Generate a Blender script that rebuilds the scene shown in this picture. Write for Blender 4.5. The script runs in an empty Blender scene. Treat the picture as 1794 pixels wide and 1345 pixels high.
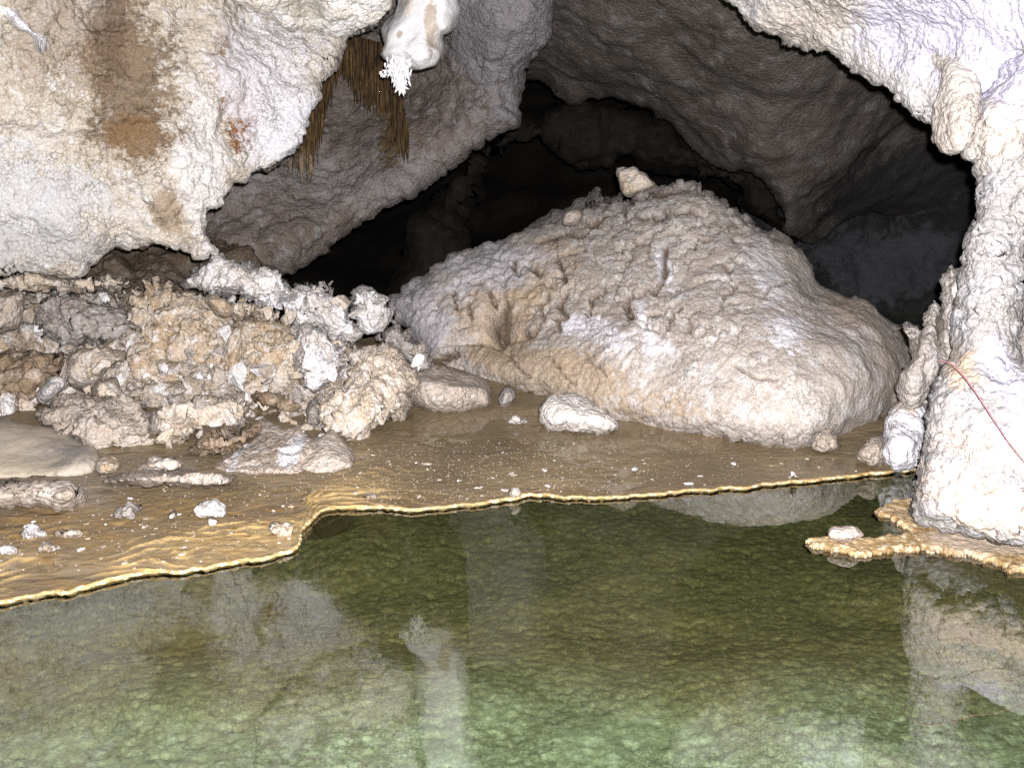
import bpy, math, random
import numpy as np
random.seed(7); RNG = np.random.default_rng(11)
S = bpy.context.scene
COL = S.collection
# ------------------------------------------------------------------ camera
H = 1.8; TH = math.radians(16); F = 1800.0; CX, CY = 897.0, 672.5
ct, st = math.cos(TH), math.sin(TH)
CAM = np.array([0, 0, H]); FW = np.array([0, ct, -st]); UP = np.array([0, st, ct]); RT = np.array([1., 0, 0])
cd = bpy.data.cameras.new('camera'); cam = bpy.data.objects.new('camera', cd); COL.objects.link(cam)
cam.location = CAM; cam.rotation_euler = (math.pi/2 - TH, 0, 0)
cd.sensor_width = 36; cd.lens = 36*F/1794; cd.clip_start = 0.05; cd.clip_end = 200
S.camera = cam

def P(px, py, zc):
    px = np.asarray(px, float); py = np.asarray(py, float); zc = np.asarray(zc, float)
    return CAM + zc[..., None]*(((px-CX)/F)[..., None]*RT + ((CY-py)/F)[..., None]*UP + FW)
def G(px, py, z=0.0):                     # where the ray of a photo point meets the level z
    px = np.asarray(px, float); py = np.asarray(py, float)
    d = ((px-CX)/F)[..., None]*RT + ((CY-py)/F)[..., None]*UP + FW
    return CAM + d*((z-H)/d[..., 2])[..., None]
def gz(py, z=0.0):                        # camera depth of the ground at a photo row
    return float((G(CX, py, z)-CAM) @ FW)

# ------------------------------------------------------------------ noise (vectorised)
def hsh(i, j, k, seed):
    h = (i.astype(np.uint32)*np.uint32(374761393) + j.astype(np.uint32)*np.uint32(668265263)
         + k.astype(np.uint32)*np.uint32(2147483647 % 1442695041) + np.uint32((seed*974711+12345) & 0xffffffff))
    h = (h ^ (h >> np.uint32(13)))*np.uint32(1274126177)
    h = (h ^ (h >> np.uint32(15)))*np.uint32(2246822519)
    return h ^ (h >> np.uint32(16))
def u01(h): return (h & np.uint32(0xffffff)).astype(np.float32)/np.float32(0xffffff)
def vnoise(p, seed=0):
    f = np.floor(p); t = (p-f).astype(np.float32); i = f.astype(np.int64)
    t = t*t*t*(t*(t*6-15)+10)
    out = np.zeros(len(p), np.float32)
    for a in (0, 1):
        wx = t[:, 0] if a else 1-t[:, 0]
        for b in (0, 1):
            wy = t[:, 1] if b else 1-t[:, 1]
            for c in (0, 1):
                wz = t[:, 2] if c else 1-t[:, 2]
                out += wx*wy*wz*u01(hsh(i[:, 0]+a, i[:, 1]+b, i[:, 2]+c, seed))
    return out*2-1
def fbm(p, octv=4, seed=0, gain=.5):
    a = 1.0; o = np.zeros(len(p), np.float32); q = np.array(p, float)
    for k in range(octv):
        o += a*vnoise(q, seed+k*17); a *= gain; q = q*2.03+3.7
    return o
def worley(p, seed=0, want=False):
    f = np.floor(p); i = f.astype(np.int64); n = len(p)
    b1 = np.full(n, 9., np.float32); b2 = np.full(n, 9., np.float32)
    if want: cell = np.zeros((n, 3), np.float32); rel = np.zeros((n, 3), np.float32)
    for a in (-1, 0, 1):
        for b in (-1, 0, 1):
            for c in (-1, 0, 1):
                x, y, z = i[:, 0]+a, i[:, 1]+b, i[:, 2]+c
                h = hsh(x, y, z, seed)
                r = np.stack([(h & np.uint32(1023)), (h >> np.uint32(10)) & np.uint32(1023), (h >> np.uint32(20)) & np.uint32(1023)], 1).astype(np.float32)/1023
                d = (np.stack([x, y, z], 1)+r-p).astype(np.float32)
                q = np.sqrt((d*d).sum(1))
                m = q < b1
                b2 = np.where(m, b1, np.minimum(b2, q)); b1 = np.where(m, q, b1)
                if want:
                    cell[m] = (u01(hsh(x, y, z, seed+5))[m, None]*0 + np.stack([u01(hsh(x, y, z, seed+s)) for s in (5, 6, 7)], 1)[m])
                    rel[m] = d[m]
    return (b1, b2, cell, rel) if want else (b1, b2)
def displace(p, n, layers, seed=0):
    """moves surface points along their normals: p, n (N x 3) in metres"""
    out = np.array(p)
    warp = None
    for L in layers:
        k, sc, amp = L[0], L[1], L[2]
        if k == 'fbm':
            out += n*(amp*fbm(p*sc, L[3] if len(L) > 3 else 4, seed))[:, None]
        elif k == 'pop':           # cave popcorn: rounded knobs with sharp gaps
            w = np.stack([vnoise(p*sc*.9, seed+40+a) for a in range(3)], 1)*.35
            d, _ = worley(p*sc + w, seed+3)
            m = (.55+.45*vnoise(p*sc*.13+9, seed+61)) if len(L) > 3 else 1
            out += n*(amp*m*(np.sqrt(np.clip(1-d*d, 0, 1))-.6)*1.6)[:, None]
        elif k == 'crack':         # narrow gaps between plates
            w = np.stack([fbm(p*sc*1.7, 3, seed+70+a) for a in range(3)], 1)*.3
            d, e = worley(p*sc + w, seed+8)
            out -= n*(amp*np.clip(1-(e-d)/.10, 0, 1))[:, None]
        elif k == 'facet':         # broken faces
            w = np.stack([fbm(p*sc*1.3, 3, seed+80+a) for a in range(3)], 1)*.15
            d, e, c, r = worley(p*sc + w, seed+12, True)
            out += n*(amp*((r*(c-.5)).sum(1)*2.2 + (c[:, 0]-.5)))[:, None]
        elif k == 'rib':           # parallel ribs: direction in L[3]
            a = (p*np.array(L[3])).sum(1)*sc + 1.2*fbm(p*sc*.25, 2, seed+90)
            out += n*(amp*(np.abs(np.sin(a))-.5))[:, None]
        elif k == 'scale':         # overlapping scales: saw-tooth along a slanted direction
            a = (p*np.array(L[3])).sum(1)*sc + 1.6*fbm(p*sc*.5, 3, seed+95)
            a -= np.floor(a)
            out += n*(amp*(a**1.5-.4)*(.5+.5*vnoise(p*sc*.6, seed+97)))[:, None]
    return out

# ------------------------------------------------------------------ mesh helpers
def mkmesh(name, v, quads=None, tris=None, smooth=True):
    me = bpy.data.meshes.new(name)
    v = np.asarray(v, np.float32)
    q = np.zeros((0, 4), int) if quads is None else np.asarray(quads, int)
    t = np.zeros((0, 3), int) if tris is None else np.asarray(tris, int)
    me.vertices.add(len(v)); me.vertices.foreach_set('co', v.ravel())
    nl = q.size+t.size; me.loops.add(nl); me.polygons.add(len(q)+len(t))
    me.loops.foreach_set('vertex_index', np.concatenate([q.ravel(), t.ravel()]).astype(np.int32))
    ls = np.concatenate([np.arange(len(q))*4, q.size+np.arange(len(t))*3]).astype(np.int32)
    me.polygons.foreach_set('loop_start', ls)
    me.update(calc_edges=True); me.validate()
    me.polygons.foreach_set('use_smooth', np.full(len(me.polygons), smooth, bool))
    return me
def vnormals(v, q):
    """area-weighted vertex normals of a quad/tri array"""
    n = np.zeros_like(v)
    a = v[q[:, 2]]-v[q[:, 0]]; b = v[q[:, -1]]-v[q[:, 1]] if q.shape[1] == 4 else v[q[:, 1]]-v[q[:, 0]]
    fn = np.cross(a, b) if q.shape[1] == 4 else np.cross(b, a)
    for k in range(q.shape[1]):
        for c in range(3): n[:, c] += np.bincount(q[:, k], fn[:, c], len(v))
    return n/np.maximum(np.linalg.norm(n, axis=1), 1e-12)[:, None]
def link(name, me, mat, parent=None, label=None, cat=None, group=None, kind=None, recentre=True):
    o = bpy.data.objects.new(name, me); COL.objects.link(o)
    if recentre and me is not None:
        n = len(me.vertices); co = np.empty(n*3, np.float32); me.vertices.foreach_get('co', co); co = co.reshape(-1, 3)
        c = np.array([(co[:, 0].min()+co[:, 0].max())/2, (co[:, 1].min()+co[:, 1].max())/2, co[:, 2].min()], np.float32)
        me.vertices.foreach_set('co', (co-c).ravel()); me.update()
        o.location = c
    if mat: me.materials.append(mat)
    if parent:
        o.parent = parent
        if parent.location.length: o.location = o.location - parent.location
    if label: o['label'] = label
    if cat: o['category'] = cat
    if group: o['group'] = group
    if kind: o['kind'] = kind
    return o

def inside(x, y, poly):
    r = np.zeros(x.shape, bool); n = len(poly)
    for i in range(n):
        x1, y1 = poly[i]; x2, y2 = poly[i-1]
        if y1 == y2: continue
        c = (y1 > y) != (y2 > y)
        r ^= c & (x < (x2-x1)*(y-y1)/(y2-y1)+x1)
    return r
def nearest(x, y, poly):
    bd = np.full(x.shape, 1e9); bx = np.array(x, float); by = np.array(y, float)
    for i in range(len(poly)):
        x1, y1 = poly[i-1]; x2, y2 = poly[i]
        dx, dy = x2-x1, y2-y1; l = dx*dx+dy*dy
        if l == 0: continue
        t = np.clip(((x-x1)*dx+(y-y1)*dy)/l, 0, 1); qx = x1+t*dx; qy = y1+t*dy
        d = np.hypot(x-qx, y-qy); m = d < bd
        bd = np.where(m, d, bd); bx = np.where(m, qx, bx); by = np.where(m, qy, by)
    return bd, bx, by
def soften(poly, it=1):
    """Chaikin rounding of an outline"""
    p = np.array(poly, float)
    for _ in range(it):
        q = np.roll(p, -1, 0); p = np.stack([.8*p+.2*q, .2*p+.8*q], 1).reshape(-1, 2)
    return p
def rbf(ctrl):
    c = np.array(ctrl, float); xy = c[:, :2]/400; z = c[:, 2]; n = len(c)
    def k(r): return r                      # biharmonic-like, no overshoot
    A = np.zeros((n+3, n+3)); A[:n, :n] = k(np.hypot(xy[:, None, 0]-xy[None, :, 0], xy[:, None, 1]-xy[None, :, 1]))
    A[:n, n] = 1; A[:n, n+1:] = xy; A[n, :n] = 1; A[n+1:, :n] = xy.T
    w = np.linalg.lstsq(A, np.concatenate([z, [0, 0, 0]]), rcond=None)[0]
    def f(x, y):
        x = x/400; y = y/400; o = w[n]+w[n+1]*x+w[n+2]*y
        for i in range(n): o = o+w[i]*k(np.sqrt((x-xy[i, 0])**2+(y-xy[i, 1])**2+.003))
        return o
    return f
def solid(outline, front, Ed=.3, R=60, back=.6, R2=None, step=3.0, layers=(), seed=0, soft=1, jag=2.0, jagsc=.06, bump=None, bl=None):
    """A closed rock body.  outline: its silhouette as seen in the photo; front: depth (m) of its front face
    (number or control points); it rounds back by Ed at the silhouette and is `back` m thick behind that."""
    poly = soften(outline, soft)
    x0, y0 = poly.min(0)-step; x1, y1 = poly.max(0)+step
    gx = np.arange(x0, x1+step, step); gy = np.arange(y0, y1+step, step)
    X, Y = np.meshgrid(gx, gy)
    # uneven outline
    jx = jag*vnoise(np.stack([X.ravel()*jagsc, Y.ravel()*jagsc, 0*X.ravel()+seed], 1), seed).reshape(X.shape)
    jy = jag*vnoise(np.stack([X.ravel()*jagsc, Y.ravel()*jagsc, 0*X.ravel()+seed+50], 1), seed).reshape(X.shape)
    M = inside(X+jx, Y+jy, poly)
    cells = M[:-1, :-1] & M[1:, :-1] & M[:-1, 1:] & M[1:, 1:]
    U = np.zeros(M.shape, bool); U[:-1, :-1] |= cells; U[1:, :-1] |= cells; U[:-1, 1:] |= cells; U[1:, 1:] |= cells
    full = np.zeros(M.shape, bool); full[1:-1, 1:-1] = cells[:-1, :-1] & cells[1:, :-1] & cells[:-1, 1:] & cells[1:, 1:]
    bnd = U & ~full
    px = X[U].copy(); py = Y[U].copy(); isb = bnd[U]
    d, nx, ny = nearest(px+jx[U], py+jy[U], poly)
    d[isb] = 0
    px[isb] += .75*(nx[isb]-jx[U][isb]-px[isb]); py[isb] += .75*(ny[isb]-jy[U][isb]-py[isb])
    fz = front(px, py) if callable(front) else (rbf(front)(px, py) if isinstance(front, (list, tuple)) else np.full(px.shape, float(front)))
    q = np.clip(d/R, 0, 1); pr = .35*np.sqrt(1-(1-q)**2)+.65*(1-(1-q)**2)
    R2 = R2 or R*1.6
    q2 = np.clip(d/R2, 0, 1); pr2 = np.sqrt(1-(1-q2)**2)
    zf = fz+Ed*(1-pr); zb = fz+Ed+back*pr2
    if bump is not None: zf = zf+bump(px, py)*np.clip(d/12, 0, 1)
    n = len(px); idx = -np.ones(M.shape, int); idx[U] = np.arange(n)
    bidx = np.where(isb, np.arange(n), 0); inner = np.where(~isb)[0]
    bidx[inner] = n+np.arange(len(inner))
    a = idx[:-1, :-1][cells]; b = idx[:-1, 1:][cells]; c = idx[1:, 1:][cells]; e = idx[1:, :-1][cells]
    front_q = np.stack([a, e, c, b], 1); back_q = np.stack([bidx[a], bidx[b], bidx[c], bidx[e]], 1)
    # interior cells whose four corners are all on the border would be doubled
    dup = (front_q[:, [0, 3, 2, 1]] == back_q).all(1); back_q = back_q[~dup]
    V = np.concatenate([P(px, py, zf), P(px[inner], py[inner], zb[inner])])
    Q = np.concatenate([front_q, back_q])
    if layers:
        N = vnormals(V, Q)
        V[:n] = displace(V[:n], N[:n], layers, seed)
        if len(inner): V[n:] = displace(V[n:], N[n:], bl if bl is not None else layers[:1], seed)
    return V, Q
def merge(*parts):
    vs, qs, o = [], [], 0
    for v, q in parts:
        vs.append(v); qs.append(q+o); o += len(v)
    return np.concatenate(vs), np.concatenate(qs)

# ------------------------------------------------------------------ materials
def newmat(name):
    m = bpy.data.materials.new(name); m.use_nodes = True
    nt = m.node_tree; nt.nodes.clear()
    out = nt.nodes.new('ShaderNodeOutputMaterial'); b = nt.nodes.new('ShaderNodeBsdfPrincipled')
    nt.links.new(b.outputs[0], out.inputs[0])
    return m, nt, b, out
class NB:
    def __init__(s, nt): s.nt = nt; s.geo = nt.nodes.new('ShaderNodeNewGeometry'); s.pos = s.geo.outputs['Position']
    def put(s, sock, v):
        if isinstance(v, bpy.types.NodeSocket): s.nt.links.new(v, sock)
        elif v is not None: sock.default_value = (tuple(v)+(1,) if isinstance(v, (tuple, list)) and len(v) == 3 and sock.type == 'RGBA' else v)
    def noise(s, sc, det=4, rough=.55, vec=None, dist=0):
        n = s.nt.nodes.new('ShaderNodeTexNoise'); s.put(n.inputs['Vector'], vec or s.pos)
        n.inputs['Scale'].default_value = sc; n.inputs['Detail'].default_value = det; n.inputs['Roughness'].default_value = rough; n.inputs['Distortion'].default_value = dist
        return n.outputs['Fac']
    def noisec(s, sc):
        n = s.nt.nodes.new('ShaderNodeTexNoise'); s.put(n.inputs['Vector'], s.pos); n.inputs['Scale'].default_value = sc; n.inputs['Detail'].default_value = 3
        return n.outputs['Color']
    def voro(s, sc, feat='F1', vec=None, rnd=1):
        n = s.nt.nodes.new('ShaderNodeTexVoronoi'); n.feature = feat; s.put(n.inputs['Vector'], vec or s.pos); n.inputs['Scale'].default_value = sc
        n.inputs['Randomness'].default_value = rnd
        return n.outputs['Distance']
    def math(s, op, a, b=None, c=None, clamp=False):
        n = s.nt.nodes.new('ShaderNodeMath'); n.operation = op; n.use_clamp = clamp
        for i, v in enumerate((a, b, c)):
            if v is not None: s.put(n.inputs[i], v)
        return n.outputs[0]
    def vmath(s, op, a, b=None):
        n = s.nt.nodes.new('ShaderNodeVectorMath'); n.operation = op; s.put(n.inputs[0], a)
        if b is not None: s.put(n.inputs[1], b)
        return n.outputs['Value'] if op in ('LENGTH', 'DOT_PRODUCT', 'DISTANCE') else n.outputs['Vector']
    def mr(s, v, a, b, c=0., d=1., smooth=True):
        n = s.nt.nodes.new('ShaderNodeMapRange'); n.interpolation_type = 'SMOOTHSTEP' if smooth else 'LINEAR'
        for i, x in enumerate((v, a, b, c, d)): s.put(n.inputs[i], x)
        return n.outputs[0]
    def mix(s, f, a, b, mode='MIX'):
        n = s.nt.nodes.new('ShaderNodeMix'); n.data_type = 'RGBA'; n.blend_type = mode
        s.put(n.inputs[0], f); s.put(n.inputs[6], a); s.put(n.inputs[7], b)
        return n.outputs[2]
    def bump(s, h, strength, dist, prev=None):
        n = s.nt.nodes.new('ShaderNodeBump'); s.put(n.inputs['Height'], h); n.inputs['Strength'].default_value = strength; n.inputs['Distance'].default_value = dist
        if prev: s.put(n.inputs['Normal'], prev)
        return n.outputs[0]
    def patch(s, c, r, soft=.5, ns=4., amt=.7):
        """a stain round world point c with radii r, its border broken up by noise"""
        v = s.vmath('SUBTRACT', s.pos, tuple(c)); v = s.vmath('MULTIPLY', v, tuple(1/x for x in r)); l = s.vmath('LENGTH', v)
        l = s.math('ADD', l, s.math('MULTIPLY', s.math('SUBTRACT', s.noise(ns, 6, .7), .5), amt*4))
        l = s.math('ADD', l, s.math('MULTIPLY', s.math('SUBTRACT', s.noise(ns*6, 4, .75), .5), amt*3.2))
        return s.mr(l, 1.0+soft*.5, 1.0-soft*.5)
def rock(name, a, b, c, sc=2.2, patches=(), bumps=((34, .32, .02), (120, .6, .007)), grain=.22, rough=.85, mixc=(.48, .66), pop=34, mott=9., popk=.7, attr=None, dirt=.4, stripe=0, gap=.75):
    m, nt, bs, out = newmat(name); N = NB(nt)
    col = N.mix(N.mr(N.noise(sc, 7, .62, dist=.6), .36, .62), a, b)
    col = N.mix(N.mr(N.noise(mott, 8, .68, dist=.3), mixc[0], mixc[1]), col, c)
    for ctr, r, cc, amt, ns in patches:
        col = N.mix(N.math('MULTIPLY', N.patch(ctr, r, .6, ns), amt), col, cc)
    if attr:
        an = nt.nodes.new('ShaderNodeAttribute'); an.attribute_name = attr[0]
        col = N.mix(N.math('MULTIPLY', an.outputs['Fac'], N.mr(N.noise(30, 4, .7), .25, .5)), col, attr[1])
    if stripe: col = N.mix(1.0, col, N.mr(N.noise(1, 4, .6, vec=N.vmath('MULTIPLY', N.pos, (38., 38., 1.6))), .35, .62, .25, 1.3), 'MULTIPLY')
    if dirt: col = N.mix(N.math('MULTIPLY', N.mr(N.noise(62, 5, .8), .57, .66), dirt), col, (.13, .095, .065))
    sp = N.noise(95, 5, .75)
    col = N.mix(1.0, col, N.mr(sp, .3, .72, 1-grain*1.7, 1+grain, False), 'MULTIPLY')
    if pop and gap:
        wg = N.vmath('ADD', N.pos, N.vmath('MULTIPLY', N.vmath('SUBTRACT', N.noisec(pop*.6), (.5, .5, .5)), (1.3/pop,)*3))
        eg = N.math('MULTIPLY', N.mr(N.voro(pop*1.25, 'DISTANCE_TO_EDGE', wg), .015, .11, 1, 0), N.mr(N.noise(6, 4, .65), .38, .62, .15, 1))
        col = N.mix(N.math('MULTIPLY', eg, gap), col, N.mix(1.0, col, (.30, .26, .23), 'MULTIPLY'))
    N.put(bs.inputs['Base Color'], col); bs.inputs['Roughness'].default_value = rough
    bs.inputs['Specular IOR Level'].default_value = .3
    nn = None
    if pop:
        wp = N.vmath('ADD', N.pos, N.vmath('MULTIPLY', N.vmath('SUBTRACT', N.noisec(pop*.6), (.5, .5, .5)), (1.1/pop,)*3))
        nn = N.bump(N.math('SUBTRACT', 1.0, N.voro(pop, 'F1', wp)), popk, .5/pop, nn)
    for s_, st_, d_ in bumps: nn = N.bump(N.noise(s_, 4, .65), st_, d_, nn)
    N.put(bs.inputs['Normal'], nn)
    return m
WHITE = (.80, .78, .78); FROST = (.74, .73, .76); CREAM = (.60, .52, .43); TAN = (.43, .32, .22); BROWN = (.20, .125, .07); RUST = (.30, .125, .025); GREY = (.40, .375, .36)

# ================================================================== SETTING
# --- enclosing dark passage
def chamber():
    nu, nv = 220, 120
    u = np.linspace(0, 2*math.pi, nu, endpoint=False); v = np.linspace(.02, math.pi-.02, nv)
    U, V = np.meshgrid(u, v)
    d = np.stack([np.cos(U)*np.sin(V), np.sin(U)*np.sin(V), np.cos(V)], -1).reshape(-1, 3)
    r = 1+.10*fbm(d*3, 4, 5)+.03*fbm(d*14, 3, 6)
    p = d*r[:, None]*np.array([10, 13.5, 5.0])+np.array([1, 6.5, 1.6])
    i = np.arange(nu*nv).reshape(nv, nu)
    a = i[:-1]; b = np.roll(i, -1, 1)[:-1]; c = np.roll(i, -1, 1)[1:]; e = i[1:]
    return p, np.stack([a.ravel(), b.ravel(), c.ravel(), e.ravel()], 1)
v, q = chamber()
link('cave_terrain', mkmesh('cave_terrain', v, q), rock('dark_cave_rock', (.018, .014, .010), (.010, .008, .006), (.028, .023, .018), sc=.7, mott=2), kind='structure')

# --- pool bed
def bed():
    xs = np.concatenate([[-9, -5], np.arange(-3.3, 3.3, .0135), [5, 9]]); ys = np.concatenate([[-6, -2, 0], np.arange(1.3, 5.9, .0135), [7, 9]])
    X, Y = np.meshgrid(xs, ys); p = np.stack([X.ravel(), Y.ravel(), 0*X.ravel()], 1)
    w = np.stack([vnoise(p*9, 31+a) for a in range(3)], 1)*.3; w[:, 2] = 0
    d1, e1 = worley(p*27+w, 4); d2, _ = worley(p*55+w*2, 5)
    z = -.40+.06*fbm(p*.9, 3, 3)+.024*(np.sqrt(np.clip(1-d1*d1, 0, 1))-.5)+.010*(np.sqrt(np.clip(1-d2*d2, 0, 1))-.5)
    z -= .16*np.clip((p[:, 1]-2.6)/2, 0, 1)
    p[:, 2] = z
    ny, nx = X.shape; i = np.arange(nx*ny).reshape(ny, nx)
    return p, np.stack([i[:-1, :-1].ravel(), i[:-1, 1:].ravel(), i[1:, 1:].ravel(), i[1:, :-1].ravel()], 1)
v, q = bed()
m, nt, bs, out = newmat('pool_crust'); N = NB(nt)
col = N.mix(N.mr(N.noise(1.3, 6, .6), .38, .62), (.17, .185, .115), (.11, .12, .062))
col = N.mix(N.mr(N.noise(16, 7, .7), .45, .65), col, (.25, .28, .195))
col = N.mix(N.mr(N.noise(40, 4, .7), .6, .72), col, (.05, .045, .02))
sepp = nt.nodes.new('ShaderNodeSeparateXYZ'); nt.links.new(N.pos, sepp.inputs[0])
col = N.mix(N.mr(N.math('ADD', sepp.outputs[1], N.math('MULTIPLY', N.noise(1.5, 5), .9)), 3.35, 4.35, 0, .9), col, N.mix(N.mr(N.noise(14, 5, .7), .4, .62), (.15, .108, .034), (.21, .16, .07)))
N.put(bs.inputs['Base Color'], col); bs.inputs['Roughness'].default_value = .9
wg = N.vmath('ADD', N.pos, N.vmath('MULTIPLY', N.vmath('SUBTRACT', N.noisec(16), (.5, .5, .5)), (.045, .045, 0)))
wg = N.vmath('MULTIPLY', wg, (1, 1, .001))
cellv = nt.nodes.new('ShaderNodeTexVoronoi'); cellv.inputs['Scale'].default_value = 34; N.put(cellv.inputs['Vector'], wg)
sx = nt.nodes.new('ShaderNodeSeparateColor'); nt.links.new(cellv.outputs['Color'], sx.inputs[0])
col = N.mix(1.0, col, N.mr(sx.outputs[0], 0, 1, .86, 1.14, False), 'MULTIPLY')
col = N.mix(1.0, col, N.mr(N.noise(38, 6, .75), .32, .68, .68, 1.32, False), 'MULTIPLY')
big = N.mr(N.noise(2.4, 3), .46, .54)
eg = N.math('ADD', N.math('MULTIPLY', big, N.mr(N.voro(34, 'DISTANCE_TO_EDGE', wg), .02, .22, .6, 0)), N.math('MULTIPLY', N.math('SUBTRACT', 1.0, big), N.mr(N.voro(52, 'DISTANCE_TO_EDGE', wg), .02, .25, .6, 0)))
col = N.mix(N.math('MULTIPLY', eg, N.mr(N.noise(3, 4), .35, .6, .5, 1)), col, N.mix(1.0, col, (.30, .30, .24), 'MULTIPLY'))
N.put(bs.inputs['Base Color'], col)
N.put(bs.inputs['Normal'], N.bump(N.noise(70, 4, .65), .3, .008))
link('pool_bed', mkmesh('pool_bed', v, q), m, kind='structure')

# --- water: closed body, clear with a green absorption
m = bpy.data.materials.new('pool_water'); m.use_nodes = True; nt = m.node_tree; nt.nodes.clear(); N = NB(nt)
out = nt.nodes.new('ShaderNodeOutputMaterial'); mx = nt.nodes.new('ShaderNodeMixShader'); 
tr = nt.nodes.new('ShaderNodeBsdfTransparent'); gl = nt.nodes.new('ShaderNodeBsdfGlossy'); gl.inputs['Roughness'].default_value = .012
ab = nt.nodes.new('ShaderNodeVolumeAbsorption'); ab.inputs['Color'].default_value = (.48, .74, .55, 1); ab.inputs['Density'].default_value = .26
tr.inputs[0].default_value = (.93, .97, .90, 1); gl.inputs[0].default_value = (1, 1, 1, 1)
rc = N.vmath('LENGTH', N.vmath('SUBTRACT', N.pos, tuple(G(960, 950))))
wv = N.math('MULTIPLY', N.math('SINE', N.math('MULTIPLY', rc, 95)), N.mr(rc, .1, .75, 1, 0))
hh = N.math('ADD', N.math('MULTIPLY', wv, .12), N.noise(9, 3, .5))
bn = N.bump(hh, .10, .003); nt.links.new(bn, gl.inputs['Normal'])
fz_ = N.math('ADD', .15, N.math('MULTIPLY', .85, N.math('POWER', N.math('SUBTRACT', 1.0, N.math('ABSOLUTE', N.vmath('DOT_PRODUCT', N.geo.outputs['Incoming'], N.geo.outputs['Normal']))), 5.0)))
nt.links.new(fz_, mx.inputs[0]); nt.links.new(tr.outputs[0], mx.inputs[1]); nt.links.new(gl.outputs[0], mx.inputs[2])
nt.links.new(mx.outputs[0], out.inputs['Surface']); nt.links.new(ab.outputs[0], out.inputs['Volume'])
x0, x1, y0, y1, zb = -8.5, 8.5, -5, 8.5, -1.6
v = [(x0, y0, zb), (x1, y0, zb), (x1, y1, zb), (x0, y1, zb), (x0, y0, 0), (x1, y0, 0), (x1, y1, 0), (x0, y1, 0)]
link('water', mkmesh('water', v, [(0, 3, 2, 1), (4, 5, 6, 7), (0, 1, 5, 4), (1, 2, 6, 5), (2, 3, 7, 6), (3, 0, 4, 7)], smooth=False), m, kind='structure')

# --- mud shelf: its edge follows the waterline
EDGE = [(-420, 1140), (-260, 1105), (-100, 1072), (0, 1052), (60, 1042), (105, 1034), (180, 1018), (240, 1004), (285, 1000), (330, 1002), (390, 987), (450, 979), (500, 968),
        (522, 958), (527, 945), (521, 932), (532, 918), (550, 905), (551, 895), (575, 888), (620, 885), (665, 888), (700, 889), (750, 887), (790, 885), (840, 880), (880, 871), (915, 864),
        (950, 865), (1000, 870), (1050, 871), (1090, 866), (1130, 862), (1180, 860), (1220, 858), (1300, 853), (1400, 842), (1500, 830), (1560, 825), (1620, 821), (1800, 812), (2300, 800)]
e = np.array(EDGE, float)
seg = np.concatenate([[0], np.cumsum(np.linalg.norm(np.diff(G(e[:, 0], e[:, 1]), axis=0), axis=1))])
ne = int(seg[-1]/.012); ss = np.linspace(0, seg[-1], ne)
EP = np.stack([np.interp(ss, seg, e[:, 0]), np.interp(ss, seg, e[:, 1])], 1)
EW = G(EP[:, 0], EP[:, 1], .018)
k = 9                                                   # gentle rounding of the polyline
for _ in range(2):
    pad = np.concatenate([np.repeat(EW[:1], k//2, 0), EW, np.repeat(EW[-1:], k//2, 0)])
    EW = np.stack([np.convolve(pad[:, c], np.ones(k)/k, 'valid') for c in range(3)], 1)
EW[:, 1] += .018*fbm(np.stack([ss*7, 0*ss, 0*ss], 1), 3, 9)+.011*fbm(np.stack([ss*24, 0*ss+5, 0*ss], 1), 3, 10)
def gheight(x, y, t):
    p = np.stack([x, y, 0*x], 1)
    left = np.clip((-.55-x)/1.2, 0, 1); near = np.clip(1-t/.9, 0, 1)
    h = .018+.02*np.clip(t/2.0, 0, 1)+.012*fbm(p*1.6, 3, 21)*np.clip(t/.3, 0, 1)+.0014*fbm(p*14, 3, 22)*np.clip(t/.05, 0, 1)
    # little rimstone dams on the left shelf
    a = (t*19+3.2*fbm(p*np.array([2.6, 3.4, 1]), 4, 23)); s = np.abs(np.sin(a*math.pi/2)); d = np.clip((s-.80)/.2, 0, 1)
    dam = d*np.clip(near*2, 0, 1)*np.clip((-.35-x)/.4, 0, 1)*np.clip(1.6*fbm(p*np.array([3.5, 6, 1]), 3, 24)+.15, 0, 1)
    lump, _ = worley(p*np.array([22, 34, 1]), 25)
    lm = np.clip(1-((x+.95)/.55)**2-((t-.22)/.22)**2, 0, 1)
    h += .007*dam+.014*lm*(np.sqrt(np.clip(1-lump*lump, 0, 1))-.4)
    # bank under the rubble
    bank = np.clip((t-.9)/1.6, 0, 1)*np.clip((-.2-x)/1.0, 0, 1)
    h += .02*bank+.02*bank*fbm(p*4, 3, 27)
    return h, dam, lm
def gat(x, y):                                          # ground height at one place
    i = np.argmin(np.abs(EW[:, 0]-x)); t = max(0., y-EW[i, 1])
    return float(gheight(np.array([x]), np.array([y]), np.array([t]))[0][0])
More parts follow.
